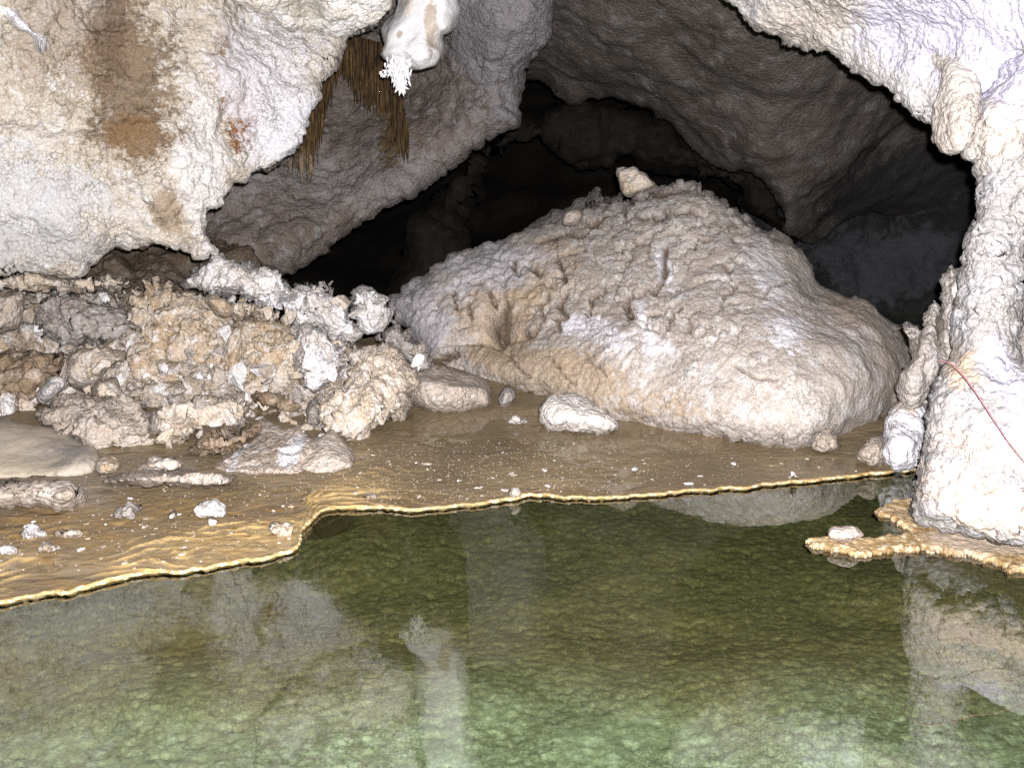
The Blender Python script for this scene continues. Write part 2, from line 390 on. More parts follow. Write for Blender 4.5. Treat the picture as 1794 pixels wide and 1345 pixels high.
def ground():
    T = np.concatenate([[0], np.cumsum(np.concatenate([np.full(60, .007), np.linspace(.01, .03, 60), np.linspace(.03, .05, 40)]))])
    tx = np.interp(np.arange(ne)/ne, [0, 1], [EW[0, 0]*1.9, EW[-1, 0]*1.7])
    far = np.stack([tx, np.full(ne, 11.), 0*tx], 1)
    D = far-EW; D[:, 2] = 0; D /= np.linalg.norm(D, axis=1)[:, None]
    rows = [EW*[1, 1, 0]+np.array([0, 1.9, -.9]), EW*[1, 1, 0]+np.array([0, .9, -.16]), EW*[1, 1, 0]+np.array([0, .03, -.016])]
    attr = [np.zeros(ne)]*3
    for t in T:
        p = EW+D*t; h, dam, lm = gheight(p[:, 0], p[:, 1], p[:, 1]*0+t); p[:, 2] = h
        rows.append(p); attr.append(np.clip(dam+lm*.5+np.exp(-(t/.009)**2), 0, 1))
    V = np.concatenate(rows); nr = len(rows); i = np.arange(nr*ne).reshape(nr, ne)
    return V, np.stack([i[:-1, :-1].ravel(), i[:-1, 1:].ravel(), i[1:, 1:].ravel(), i[1:, :-1].ravel()], 1), np.concatenate(attr)
V, Q, A = ground()
me = mkmesh('ground', V, Q)
at = me.attributes.new('calcite', 'FLOAT', 'POINT'); at.data.foreach_set('value', A.astype(np.float32))
m, nt, bs, out = newmat('wet_mud'); N = NB(nt)
an = nt.nodes.new('ShaderNodeAttribute'); an.attribute_name = 'calcite'; cal = an.outputs['Fac']
col = N.mix(N.mr(N.noise(1.7, 6, .6), .35, .65), (.155, .112, .064), (.225, .165, .095))
col = N.mix(N.mr(N.noise(14, 8, .7), .5, .75), col, (.22, .16, .09))
lft = N.math('MULTIPLY', N.patch(G(180, 960), (1.5, .55, .6), .8, 3., .5), .8)
st_ = N.noise(5, 7, .7, vec=N.vmath('MULTIPLY', N.pos, (1., 3.4, 1.)))
col = N.mix(N.math('MULTIPLY', lft, N.mr(st_, .46, .66)), col, (.30, .18, .06))
grey = N.math('MULTIPLY', N.patch(G(-20, 850), (.9, .35, .6), .8, 4., .6), .7)
col = N.mix(grey, col, (.22, .18, .14))
col = N.mix(N.math('MULTIPLY', cal, N.mr(N.noise(26, 5, .7), .34, .56, .25, .9)), col, (.52, .36, .15))
fl = N.math('MULTIPLY', N.mr(N.noise(55, 3, .6), .66, .74), N.mr(N.noise(2.2, 3), .42, .6))
col = N.mix(fl, col, (.55, .45, .30))
N.put(bs.inputs['Base Color'], col)
wet = N.noise(2.6, 4, .55, vec=N.vmath('MULTIPLY', N.pos, (.6, 1.2, 1.)))
pud = N.math('MAXIMUM', N.patch(G(1130, 768), (.85, .28, .5), .5, 5., .35), N.math('MAXIMUM', N.patch(G(800, 745), (.42, .30, .5), .5, 5., .3), N.patch(G(1040, 832), (.28, .09, .5), .4, 5., .3)))
wetm = N.math('MAXIMUM', N.mr(wet, .51, .60), pud)
dry = N.math('MULTIPLY', N.math('SUBTRACT', 1.0, wetm), 1.0)
N.put(bs.inputs['Roughness'], N.mr(wetm, 0, 1, .55, .05, False))
b1 = N.bump(N.math('MULTIPLY', N.noise(30, 8, .65), dry), .7, .02); N.put(bs.inputs['Normal'], b1)
link('ground', me, m, kind='structure')

# --- golden rim along the shelf
GOLD = None
def tube_along(path, rad, ns=8, seed=0, bead=.35, bsc=40):
    n = len(path); t = np.gradient(path, axis=0); t /= np.linalg.norm(t, axis=1)[:, None]+1e-9
    s = np.stack([t[:, 1], -t[:, 0], 0*t[:, 0]], 1); s /= np.linalg.norm(s, axis=1)[:, None]+1e-9
    up = np.array([0, 0, 1.])
    L = np.concatenate([[0], np.cumsum(np.linalg.norm(np.diff(path, axis=0), axis=1))])
    bd = 1+bead*vnoise(np.stack([L*bsc, 0*L, 0*L+seed], 1), seed)+.35*vnoise(np.stack([L*5, 0*L+3, 0*L], 1), seed+1)
    rings = []
    for k in range(ns):
        a = 2*math.pi*k/ns
        rings.append(path+(s*math.cos(a)+up*math.sin(a)*.8)*(rad*bd)[:, None])
    V = np.stack(rings, 1).reshape(-1, 3); i = np.arange(n*ns).reshape(n, ns); j = np.roll(i, -1, 1)
    Q = np.stack([i[:-1].ravel(), j[:-1].ravel(), j[1:].ravel(), i[1:].ravel()], 1)
    return V, Q
m, nt, bs, out = newmat('golden_calcite'); N = NB(nt)
col = N.mix(N.mr(N.noise(18, 6, .7), .38, .62), (.60, .43, .20), (.36, .22, .08)); col = N.mix(N.mr(N.noise(50, 5, .7), .48, .62), col, (.80, .72, .54))
N.put(bs.inputs['Base Color'], col); bs.inputs['Roughness'].default_value = .45; N.put(bs.inputs['Normal'], N.bump(N.noise(90, 5, .6), .8, .01)); GOLD = m
dens = np.linspace(0, len(EW)-1, len(EW)*2); path = np.stack([np.interp(dens, np.arange(len(EW)), EW[:, c]) for c in range(3)], 1)
path[:, 2] = .012
r1 = tube_along(path, .0065, 8, 3, .9, 50)
link('rimstone_edge', mkmesh('rimstone_edge', *r1), GOLD, label='thin golden beaded calcite rim running along the mud shelf at the waterline', cat='rimstone')

# ================================================================== BACK OF THE CAVE
arch = [(330, 560), (370, 500), (430, 480), (500, 488), (545, 455), (600, 415), (640, 388), (690, 355), (716, 335), (760, 303), (800, 280), (840, 256), (880, 232), (912, 214), (907, 178),
        (915, 145), (940, 105), (958, 70), (972, 20), (985, -220), (330, -260), (300, 100)]
c_arch = [(400, 480, 8.0), (500, 470, 8.0), (700, 330, 8.2), (880, 210, 8.3), (640, 250, 9.0), (560, 350, 8.6), (880, 60, 7.9), (930, 100, 8.2), (780, 120, 8.8), (640, 100, 9.6), (800, -150, 7.6), (500, -100, 8.0)]
v, q = solid(arch, c_arch, Ed=.45, R=70, back=2.5, R2=200, step=3.2, layers=[('fbm', 1.2, .09, 3), ('crack', 1.8, .03), ('fbm', 8, .012, 3), ('pop', 19, .016)], seed=2, jag=3)
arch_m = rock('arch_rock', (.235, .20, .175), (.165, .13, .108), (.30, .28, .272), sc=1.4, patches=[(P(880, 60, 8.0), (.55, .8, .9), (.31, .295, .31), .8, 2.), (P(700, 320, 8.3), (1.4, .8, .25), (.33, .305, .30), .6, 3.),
    (P(690, 240, 8.9), (.10, .5, .3), (.13, .08, .03), .9, 6.)])
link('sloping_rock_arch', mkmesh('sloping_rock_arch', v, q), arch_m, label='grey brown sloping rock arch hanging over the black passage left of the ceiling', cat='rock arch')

ceil = [(880, 190), (905, 152), (945, 152), (968, 175), (992, 190), (1040, 180), (1088, 182), (1110, 195), (1150, 212), (1175, 232), (1215, 252), (1250, 278), (1290, 290), (1325, 300), (1358, 335), (1372, 365),
        (1380, 405), (1412, 440), (1436, 420), (1470, 392), (1540, 372), (1640, 386), (1760, 410), (2000, 440), (2050, -260), (850, -260)]
c_ceil = [(950, 140, 10.6), (1100, 170, 10.3), (1250, 260, 10.2), (1370, 390, 10.0), (1100, 30, 8.8), (1400, 60, 8.2), (1450, 300, 10.2), (1450, 400, 11.8), (1600, 250, 11.2), (1200, -150, 7.3), (1700, 300, 12), (1600, 380, 12.6)]
v, q = solid(ceil, c_ceil, Ed=.35, R=50, back=2.0, R2=200, step=3.4, layers=[('fbm', .8, .10, 3), ('fbm', 3.0, .022, 3), ('fbm', 12, .010, 4), ('pop', 24, .010)], seed=4, jag=5)
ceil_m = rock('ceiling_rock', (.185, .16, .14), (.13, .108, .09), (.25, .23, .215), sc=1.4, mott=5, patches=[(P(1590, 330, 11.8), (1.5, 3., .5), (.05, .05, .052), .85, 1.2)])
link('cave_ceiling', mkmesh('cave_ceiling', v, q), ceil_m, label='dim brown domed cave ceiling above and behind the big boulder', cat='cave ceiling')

farw = [(1250, 700), (1280, 450), (1340, 250), (1440, 180), (1560, 160), (1800, 160), (2300, 200), (2300, 760), (1500, 760)]
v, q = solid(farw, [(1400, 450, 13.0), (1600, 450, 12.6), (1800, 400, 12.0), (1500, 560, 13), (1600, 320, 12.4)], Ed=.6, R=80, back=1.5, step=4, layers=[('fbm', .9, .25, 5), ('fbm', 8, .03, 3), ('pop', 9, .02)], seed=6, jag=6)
link('far_wall', mkmesh('far_wall', v, q), rock('far_wall_rock', (.045, .045, .048), (.022, .022, .024), (.07, .072, .08), sc=.6, mott=2, patches=[(P(1590, 470, 12.5), (.8, 2., .45), (.10, .105, .12), .7, 1.5)]), label='far bluish grey cave wall barely lit beyond the right end of the boulder', cat='cave wall')  # dark base colour stands in for the column's shadow on this wall

inner = [(690, 560), (700, 440), (770, 330), (850, 250), (940, 200), (1060, 190), (1200, 230), (1330, 290), (1400, 420), (1395, 470), (1350, 390), (1260, 330), (1120, 290), (1010, 285), (950, 250), (900, 245), (850, 290), (825, 350), (800, 400), (795, 470), (760, 580)]
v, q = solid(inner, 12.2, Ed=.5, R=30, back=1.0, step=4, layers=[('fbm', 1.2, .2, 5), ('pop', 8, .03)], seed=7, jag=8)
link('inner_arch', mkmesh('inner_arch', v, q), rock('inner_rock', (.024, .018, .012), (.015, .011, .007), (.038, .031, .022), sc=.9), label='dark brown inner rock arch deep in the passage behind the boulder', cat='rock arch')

# brown fluted drapery in the hollow behind the stalactite
dr = [(575, 85), (600, 66), (640, 76), (670, 84), (684, 110), (700, 165), (708, 205), (715, 235), (717, 285), (704, 282), (690, 255), (684, 205), (676, 196), (668, 206), (656, 192), (645, 196), (636, 178), (622, 186), (612, 150),
      (596, 140), (586, 160), (579, 195), (570, 208), (565, 250), (556, 292), (545, 318), (536, 300), (530, 318), (518, 296), (500, 300), (540, 190), (555, 130)]
def ribs(x, y): return .10*np.abs(np.sin(x*.42+.6*np.sin(y*.03)+.9*np.sin(x*.11)))+.03*np.sin(x*.9+1.3)
fz_d = rbf([(600, 80, 8.35), (560, 200, 8.1), (530, 300, 7.9), (680, 150, 8.2), (715, 270, 8.4)])
rgd = np.random.default_rng(8); vs_, qs_, o_ = [], [], 0; da = np.array(dr, float)
for xx in np.arange(501, 717, 1.7):
    ys = []
    for k in range(len(da)):
        (x1, y1), (x2, y2) = da[k-1], da[k]
        if (x1 > xx) != (x2 > xx): ys.append(y1+(y2-y1)*(xx-x1)/(x2-x1))
    ys.sort()
    for y1, y2 in zip(ys[::2], ys[1::2]):
        if y2-y1 < 5: continue
        ye = y2+rgd.uniform(-16, 9); n_ = 12; t_ = np.linspace(0, 1, n_); xo = xx+rgd.normal(0, .8)
        z_ = fz_d(np.array([xx]), np.array([(y1+y2)/2]))[0]+.07*math.sin(xx*.16)+rgd.uniform(-.05, .09)
        yy = y1-8+(ye-y1+8)*t_; pth = P(xo+1.2*np.sin(t_*3+rgd.uniform(0, 6))-3*t_*(xx < 600), yy, np.full(n_, z_)+.05*t_)
        rad = rgd.uniform(1.1, 3.0)*8.1/F*np.clip((1-t_)*3.2, .12, 1)**.7
        a_ = np.arange(6)*math.pi/3; ring = np.stack([np.cos(a_), .8*np.sin(a_), 0*a_], 1)
        vs_.append((pth[:, None, :]+ring[None]*rad[:, None, None]).reshape(-1, 3)); ii = np.arange(n_*6).reshape(n_, 6)+o_; jj = np.roll(ii, -1, 1)
        qs_.append(np.stack([ii[:-1].ravel(), jj[:-1].ravel(), jj[1:].ravel(), ii[1:].ravel()], 1)); o_ += n_*6
v, q = np.concatenate(vs_), np.concatenate(qs_)
m = rock('drapery_rock', (.10, .056, .019), (.06, .034, .012), (.15, .09, .034), sc=4, pop=0, stripe=1, patches=[(P(535, 300, 7.9), (.2, .3, .12), (.30, .22, .15), .8, 6.)])
nt = m.node_tree
link('fluted_drapery', mkmesh('fluted_drapery', v, q), m, label='dark golden brown fluted drapery hanging in the hollow left of the white stalactite', cat='drapery')

# ================================================================== LEFT WALL
lw = [(-330, -320), (720, -320), (655, -60), (625, 40), (600, 64), (583, 90), (566, 112), (556, 150), (548, 185), (537, 215), (527, 258), (505, 280), (492, 296), (470, 304), (440, 313), (414, 320), (406, 345), (390, 360),
      (383, 372), (366, 364), (364, 400), (368, 425), (381, 440), (366, 446), (340, 456), (322, 442), (290, 435), (250, 434), (215, 430), (197, 416), (180, 428), (160, 437), (142, 452), (134, 478), (100, 476), (62, 472), (20, 462), (-330, 480)]
c_lw = [(0, 450, 5.55), (200, 400, 5.80), (330, 430, 5.90), (540, 190, 6.15), (450, 300, 6.10), (560, 60, 6.45), (480, 40, 6.25), (0, 200, 5.40), (100, 100, 5.50), (230, 130, 5.70), (330, 200, 5.70), (420, 200, 6.00), (470, 120, 6.10), (250, 300, 5.65), (120, 330, 5.50),
        (300, -200, 5.30), (-200, 0, 4.90), (340, 330, 5.70), (395, 300, 5.85), (170, 60, 5.75)]
v, q = solid(lw, c_lw, Ed=.07, R=18, back=1.6, R2=160, step=2.9, layers=[('fbm', 2.0, .07, 3), ('fbm', 6, .022, 3), ('pop', 17, .028), ('pop', 34, .010)], seed=10, jag=3.5, jagsc=.12)
patches = [(P(235, 150, 5.70), (.22, .6, .42), (.15, .095, .05), .85, 5.), (P(130, 60, 5.60), (.28, .5, .32), (.23, .155, .10), .55, 6.), (P(250, 235, 5.70), (.20, .5, .13), (.17, .10, .045), .9, 7.),
           (P(425, 205, 6.00), (.075, .5, .20), (.20, .075, .012), .95, 7.), (P(405, 110, 6.00), (.07, .5, .16), (.20, .11, .05), .8, 6.), (P(300, 360, 5.80), (.09, .5, .15), (.26, .175, .10), .7, 5.),
           (P(60, 350, 5.50), (.35, .6, .28), (.50, .50, .52), .75, 3.), (P(480, 130, 5.90), (.30, .6, .45), (.68, .67, .71), .75, 3.), (P(355, 300, 5.80), (.10, .6, .55), (.68, .66, .66), .7, 3.), (P(500, 230, 6.10), (.2, .6, .22), (.64, .63, .67), .8, 4.),
           (P(70, 440, 5.55), (.4, .5, .12), (.36, .35, .35), .6, 6.), (P(200, 60, 5.70), (.08, .5, .35), (.13, .085, .055), .7, 6.)]
lw_m = rock('left_wall_rock', (.57, .52, .455), (.48, .42, .345), (.64, .62, .605), sc=2.4, patches=patches, grain=.22)
link('flowstone_wall', mkmesh('flowstone_wall', v, q), lw_m, label='big cream and rust stained crusty wall filling the upper left above the rubble', cat='cave wall')

# white ceiling chunk above it
cc = [(375, -30), (420, 10), (470, 18), (495, 50), (530, 56), (560, 52), (585, 62), (612, 58), (636, 46), (655, 40), (668, 14), (700, -120), (690, -600), (250, -600), (330, -100)]
v, q = solid(cc, [(450, 20, 6.05), (600, 40, 6.20), (560, -150, 5.40)], Ed=.07, R=16, back=.8, step=2.6, layers=[('fbm', 4, .06, 4), ('pop', 20, .022), ('pop', 40, .012)], seed=12, jag=3, jagsc=.15)
link('ceiling_crust', mkmesh('ceiling_crust', v, q), rock('white_crust', (.82, .80, .78), (.72, .66, .58), (.84, .83, .84), sc=5, patches=[(P(540, 15, 6.15), (.14, .4, .07), (.38, .35, .27), .7, 9.)]), label='bright white knobbly crust on the ceiling, left of the white stalactite', cat='cave crust')
# small white drip on the wall, top left
v, q = solid([(-20, -20), (14, 0), (34, 18), (48, 40), (66, 55), (82, 62), (84, 84), (76, 97), (64, 92), (62, 74), (48, 62), (28, 50), (10, 32), (-25, 26)], 5.22, Ed=.09, R=12, back=.45, step=2.2, layers=[('fbm', 8, .02, 3), ('pop', 30, .006)], seed=13, jag=1)
link('white_drip', mkmesh('white_drip', v, q), rock('white_calcite', (.76, .76, .82), (.70, .68, .70), (.82, .82, .86), sc=6), label='small smooth white calcite drip on the wall in the upper left corner', cat='calcite drip')
# dark recess wall under it
rc_ = [(100, 400), (380, 400), (440, 470), (420, 560), (300, 620), (60, 620), (80, 470)]
v, q = solid(rc_, [(150, 450, 7.6), (300, 450, 7.8), (250, 560, 7.2)], Ed=.3, R=40, back=.8, step=3.2, layers=[('fbm', 2.5, .12, 5), ('facet', 5, .05), ('pop', 22, .012)], seed=14)
link('recess_wall', mkmesh('recess_wall', v, q), rock('recess_rock', (.15, .115, .085), (.10, .07, .045), (.20, .165, .13), sc=3), label='shadowed brown recess under the left wall, behind the rubble heap', cat='cave wall')  # shade of the overhanging wall is put into this dark brown colour

# ================================================================== WHITE STALACTITE
root = bpy.data.objects.new('white_stalactite', None); COL.objects.link(root); root.location = P(740, -60, 6.45)
root['label'] = 'glossy pure white bulbous stalactite hanging from the ceiling with a spiky tuft'; root['category'] = 'stalactite'
sm = [(560, -700), (640, -420), (676, -200), (690, -30), (696, 6), (688, 26), (672, 40), (668, 62), (670, 82), (668, 96), (680, 106), (698, 116), (720, 126), (745, 128), (762, 120), (774, 104), (779, 84), (776, 62), (786, 56), (800, 40), (806, 20), (803, -10), (812, -200), (850, -420), (930, -700)]
cs = [(690, 60, 6.35), (735, 90, 6.12), (700, 20, 6.35), (760, 40, 6.22), (725, 30, 6.32), (790, 20, 6.32), (755, 70, 6.26), (745, -150, 6.10), (745, -450, 6.0), (745, -700, 5.8)]
v, q = solid(sm, cs, Ed=.24, R=30, back=.42, step=1.9, layers=[('fbm', 4, .02, 2), ('fbm', 11, .008, 2)], seed=15, jag=1.5, soft=2)
sm_m = rock('stalactite_white', (.74, .73, .74), (.68, .66, .66), (.77, .77, .79), sc=4, grain=.05, rough=.4, pop=0, dirt=0, bumps=((18, .5, .02), (60, .4, .006)),
            patches=[(P(755, 40, 6.25), (.035, .3, .17), (.42, .33, .25), .8, 8.), (P(715, 10, 6.35), (.06, .3, .07), (.55, .46, .37), .6, 8.), (P(700, 60, 6.30), (.02, .2, .02), (.35, .28, .22), .8, 9.)])
link('stalactite_body', mkmesh('stalactite_body', v, q), sm_m, root)
def spikes(base, dirs, n, L, r0, seed, spread=.5):
    rg = np.random.default_rng(seed); vs, ts, o = [], [], 0
    for _ in range(n):
        f_ = rg.uniform(0, 1)**1.5; m_ = np.array(dirs)/np.linalg.norm(dirs); b = np.array(base)+rg.normal(0, 1, 3)*np.array([.034, .022, .02])*(1-.75*f_)+m_*f_*L*3.3; d = np.array(dirs)+rg.normal(0, spread, 3); d /= np.linalg.norm(d)
        a = np.cross(d, [0, .3, 1]); a /= np.linalg.norm(a); c = np.cross(d, a); l = L*rg.uniform(.5, 1.1); r = r0*rg.uniform(.6, 1.3)
        for f, rr in ((0, r), (.55, r*.8)):
            for k in range(5): vs.append(b+d*l*f+(a*math.cos(k*1.2566)+c*math.sin(k*1.2566))*rr)
        vs.append(b+d*l)
        for k in range(5):
            k2 = (k+1) % 5
            ts += [(o+k, o+k2, o+5+k2), (o+k, o+5+k2, o+5+k), (o+5+k, o+5+k2, o+10)]
        o += 11
    return np.array(vs), np.array(ts)
v1, t1 = spikes(P(699, 106, 6.24), (.05, -.1, -1), 340, .05, .0065, 3, .38)
v2, t2 = spikes(P(690, 122, 6.20), (-.75, -.2, -.45), 40, .024, .006, 4, .45)
vv, tt = merge((v1, t1), (v2, t2))
link('crystal_tuft', mkmesh('crystal_tuft', vv, tris=tt, smooth=False), sm_m, root)

# ================================================================== RIGHT ROOF AND COLUMN
rf = [(1262, -30), (1280, 2), (1310, 32), (1345, 60), (1392, 86), (1440, 97), (1475, 108), (1510, 126), (1552, 145), (1570, 168), (1600, 186), (1640, 205), (1662, 240), (1700, 256), (1740, 262), (1800, 240), (2050, 200), (2050, -420), (1200, -420), (1235, -130)]
c_rf = [(1300, 0, 5.58), (1400, 60, 5.43), (1520, 110, 5.18), (1620, 170, 4.83), (1600, 50, 4.78), (1750, 50, 4.38), (1400, -100, 4.68), (1900, -100, 3.88), (1700, 230, 4.70), (1800, 230, 4.68)]
v, q = solid(rf, c_rf, Ed=.10, R=20, back=1.2, R2=150, step=2.9, layers=[('fbm', 2.5, .06, 3), ('pop', 17, .028, 1), ('pop', 36, .012)], seed=20, jag=4, jagsc=.13)
lav = (.60, .58, .72)
rf_p = [(P(1500, 30, 4.98), (.45, .6, .16), (.66, .63, .61), .6, 4.), (P(1420, 40, 5.28), (.25, .5, .12), (.56, .48, .40), .5, 5.), (P(1700, 30, 4.58), (.5, .6, .20), lav, .9, 3.)]
roof_m = rock('roof_crust', (.62, .60, .60), (.50, .47, .46), (.66, .65, .70), sc=3, patches=rf_p, grain=.16)
roof = link('overhanging_roof', mkmesh('overhanging_roof', v, q), roof_m, label='bright white knobbly overhanging roof curving across the upper right', cat='cave roof')
bl = [(1566, 70), (1590, 46), (1630, 50), (1668, 70), (1692, 98), (1705, 140), (1712, 180), (1708, 220), (1696, 252), (1686, 268), (1660, 266), (1650, 250), (1646, 222), (1640, 196), (1634, 170), (1622, 130), (1600, 112), (1576, 98)]
v, q = solid(bl, [(1590, 80, 5.02), (1635, 60, 4.90), (1650, 120, 4.70), (1675, 200, 4.51), (1665, 255, 4.51)], Ed=.12, R=40, back=.5, step=2.4, layers=[('fbm', 5, .03, 4), ('pop', 26, .008), ('pop', 55, .006)], seed=21, jag=2)
link('drip_bulge', mkmesh('drip_bulge', v, q), rock('bulge_rock', (.56, .51, .46), (.52, .46, .41), (.60, .57, .54), sc=4, grain=.1), roof, label='smooth cream bulge drooping from the roof')
shaft = [(1746, 118), (1738, 160), (1716, 186), (1718, 214), (1708, 248), (1690, 268), (1712, 284), (1722, 312), (1722, 345), (1718, 385), (1704, 418), (1695, 450), (1690, 485), (1682, 540), (1683, 590), (1672, 622), (1645, 645), (1630, 675), (1620, 730), (1611, 790), (1600, 840), (1596, 880),
         (1590, 905), (1606, 922), (1640, 930), (1690, 936), (1750, 946), (1850, 955), (2050, 970), (2050, 640), (1860, 640), (1796, 640), (1782, 622), (1777, 600), (1782, 560), (1776, 520), (1784, 478), (1772, 455), (1784, 425), (1800, 405), (1850, 380), (2050, 330), (2050, 60), (1820, 40)]
c_sh = [(1740, 130, 4.42), (1720, 250, 4.37), (1750, 350, 4.32), (1735, 500, 4.29), (1725, 620, 4.22), (1700, 700, 4.07), (1660, 800, 4.07), (1640, 900, 4.05), (1760, 900, 3.89), (1780, 750, 3.97), (1900, 900, 3.72), (1800, 250, 4.27), (1790, 130, 4.32), (1950, 200, 4.07), (1620, 915, 4.15)]
v, q = solid(shaft, c_sh, Ed=.16, R=40, back=.55, R2=90, step=2.7, layers=[('fbm', 3, .04, 3), ('pop', 18, .030), ('pop', 40, .008)], seed=22, jag=3, jagsc=.14)
col_p = [(P(1800, 60, 4.37), (.3, .5, .3), lav, .9, 3.), (P(1670, 640, 4.17), (.10, .4, .06), (.62, .46, .30), .7, 8.), (P(1740, 880, 3.97), (.30, .4, .09), (.70, .56, .47), .75, 7.), (P(1740, 790, 3.97), (.15, .4, .06), (.70, .58, .50), .55, 9.), (P(1760, 240, 4.32), (.12, .4, .14), (.72, .63, .54), .6, 5.), (P(1790, 680, 3.97), (.07, .4, .12), lav, .8, 5.)]
column = link('flowstone_column', mkmesh('flowstone_column', v, q), rock('column_crust', (.43, .415, .42), (.37, .35, .34), (.47, .46, .485), sc=4, patches=col_p, grain=.12), label='overexposed white popcorn covered column rising from the pool edge to the roof', cat='column')
# thin line hanging across the column base
pts = [(1648, 632, 4.03), (1668, 637, 3.97), (1690, 660, 3.89), (1712, 690, 3.83), (1740, 733, 3.77), (1768, 775, 3.73), (1800, 815, 3.67), (1860, 880, 3.62), (1960, 1000, 3.47)]
pp = np.array(pts); t = np.linspace(0, len(pp)-1, 90); path = P(np.interp(t, np.arange(len(pp)), pp[:, 0]), np.interp(t, np.arange(len(pp)), pp[:, 1]), np.interp(t, np.arange(len(pp)), pp[:, 2]))
m, nt, bs, out = newmat('red_cord'); bs.inputs['Base Color'].default_value = (.34, .09, .12, 1); bs.inputs['Roughness'].default_value = .7
NBm = NB(nt); NBm.put(bs.inputs['Base Color'], NBm.mix(NBm.noise(120, 2), (.36, .08, .12), (.45, .22, .24)))
link('survey_line', mkmesh('survey_line', *tube_along(path, .0022, 6, 5, .1)), m, label='thin faded red survey line strung diagonally across the white column base', cat='line')
# grey rock in the gap right of the column
v, q = solid([(1768, 520), (1785, 490), (1800, 470), (1830, 440), (1900, 420), (2050, 430), (2050, 700), (1770, 680), (1764, 600)], 4.75, Ed=.25, R=30, back=.5, step=3, layers=[('fbm', 4, .05, 4), ('facet', 6, .04), ('pop', 26, .012)], seed=24)
link('grey_rock', mkmesh('grey_rock', v, q), rock('grey_gap_rock', (.34, .30, .28), (.26, .23, .21), (.42, .39, .37), sc=4), label='grey rock showing in the gap behind the right edge of the column', cat='rock')

# shelfstone with the column foot
def slab(outline, z=.02, th=.022, step=2.2, seed=0, jag=8, jsc=.12):
    poly = soften(outline, 1); x0, y0 = poly.min(0)-step*2; x1, y1 = poly.max(0)+step*2
    X, Y = np.meshgrid(np.arange(x0, x1, step), np.arange(y0, y1, step*.5))
    jx = jag*vnoise(np.stack([X.ravel()*jsc, Y.ravel()*jsc*2.2, 0*X.ravel()], 1), seed).reshape(X.shape); jy = .45*jag*vnoise(np.stack([X.ravel()*jsc, Y.ravel()*jsc*2.2, 0*X.ravel()+9], 1), seed+1).reshape(X.shape)
    M = inside(X+jx, Y+jy, poly)
    cells = M[:-1, :-1] & M[1:, :-1] & M[:-1, 1:] & M[1:, 1:]
    U = np.zeros(M.shape, bool); U[:-1, :-1] |= cells; U[1:, :-1] |= cells; U[:-1, 1:] |= cells; U[1:, 1:] |= cells
    full = np.zeros(M.shape, bool); full[1:-1, 1:-1] = cells[:-1, :-1] & cells[1:, :-1] & cells[:-1, 1:] & cells[1:, 1:]
    d, _, _ = nearest((X+jx)[U], (Y+jy)[U], poly); d = np.where(full[U], d, 0)
    g = G(X[U], Y[U], z); n = len(g)
    w, _ = worley(g*np.array([34, 34, 0])+.5, seed)
    top = g.copy(); top[:, 2] = z-.012+.012*np.sqrt(np.clip(d/6, 0, 1))+.016*(np.sqrt(np.clip(1-w*w, 0, 1))-.45)*np.exp(-d/16)+.004*fbm(g*30, 3, seed)
    bot = g.copy(); bot[:, 2] = z-th
    idx = -np.ones(M.shape, int); idx[U] = np.arange(n); isb = ~full[U]; bi = np.arange(n)+n
    a = idx[:-1, :-1][cells]; b = idx[:-1, 1:][cells]; c = idx[1:, 1:][cells]; e_ = idx[1:, :-1][cells]
    fq = np.stack([a, e_, c, b], 1); bq = fq[:, ::-1]+n
    ed = np.concatenate([fq[:, [0, 1]], fq[:, [1, 2]], fq[:, [2, 3]], fq[:, [3, 0]]])
    key = {(x, y) for x, y in map(tuple, ed)}
    side = np.array([(x, x+n, y+n, y) for x, y in key if (y, x) not in key])
    return np.concatenate([top, bot]), np.concatenate([fq, bq, side])
m, nt, bs, out = newmat('shelfstone'); N = NB(nt)
col = N.mix(N.mr(N.noise(9, 7, .65), .38, .6), (.42, .29, .14), (.26, .16, .065)); col = N.mix(N.mr(N.noise(35, 6, .7), .48, .62), col, (.60, .49, .33))
col = N.mix(N.math('MULTIPLY', N.patch(G(1740, 955), (.28, .12, .3), .6, 9., .4), .85), col, (.50, .40, .32))
N.put(bs.inputs['Base Color'], col); bs.inputs['Roughness'].default_value = .5; N.put(bs.inputs['Normal'], N.bump(N.noise(60, 7, .65), .9, .015))
v, q = slab([(1408, 945), (1440, 937), (1480, 938), (1520, 941), (1560, 935), (1590, 931), (1596, 926), (1572, 915), (1560, 905), (1530, 892), (1548, 884), (1565, 872), (1600, 870), (1640, 880), (1850, 880), (2050, 890), (2050, 1030), (1850, 1004), (1794, 998), (1766, 992), (1752, 985), (1720, 974), (1670, 966), (1625, 960), (1590, 959), (1560, 963), (1520, 968), (1490, 966), (1450, 958), (1425, 954)], seed=26)
link('shelfstone', mkmesh('shelfstone', v, q), m, label='lacy golden shelfstone ledge at the foot of the white column, tapering into the pool', cat='shelfstone')

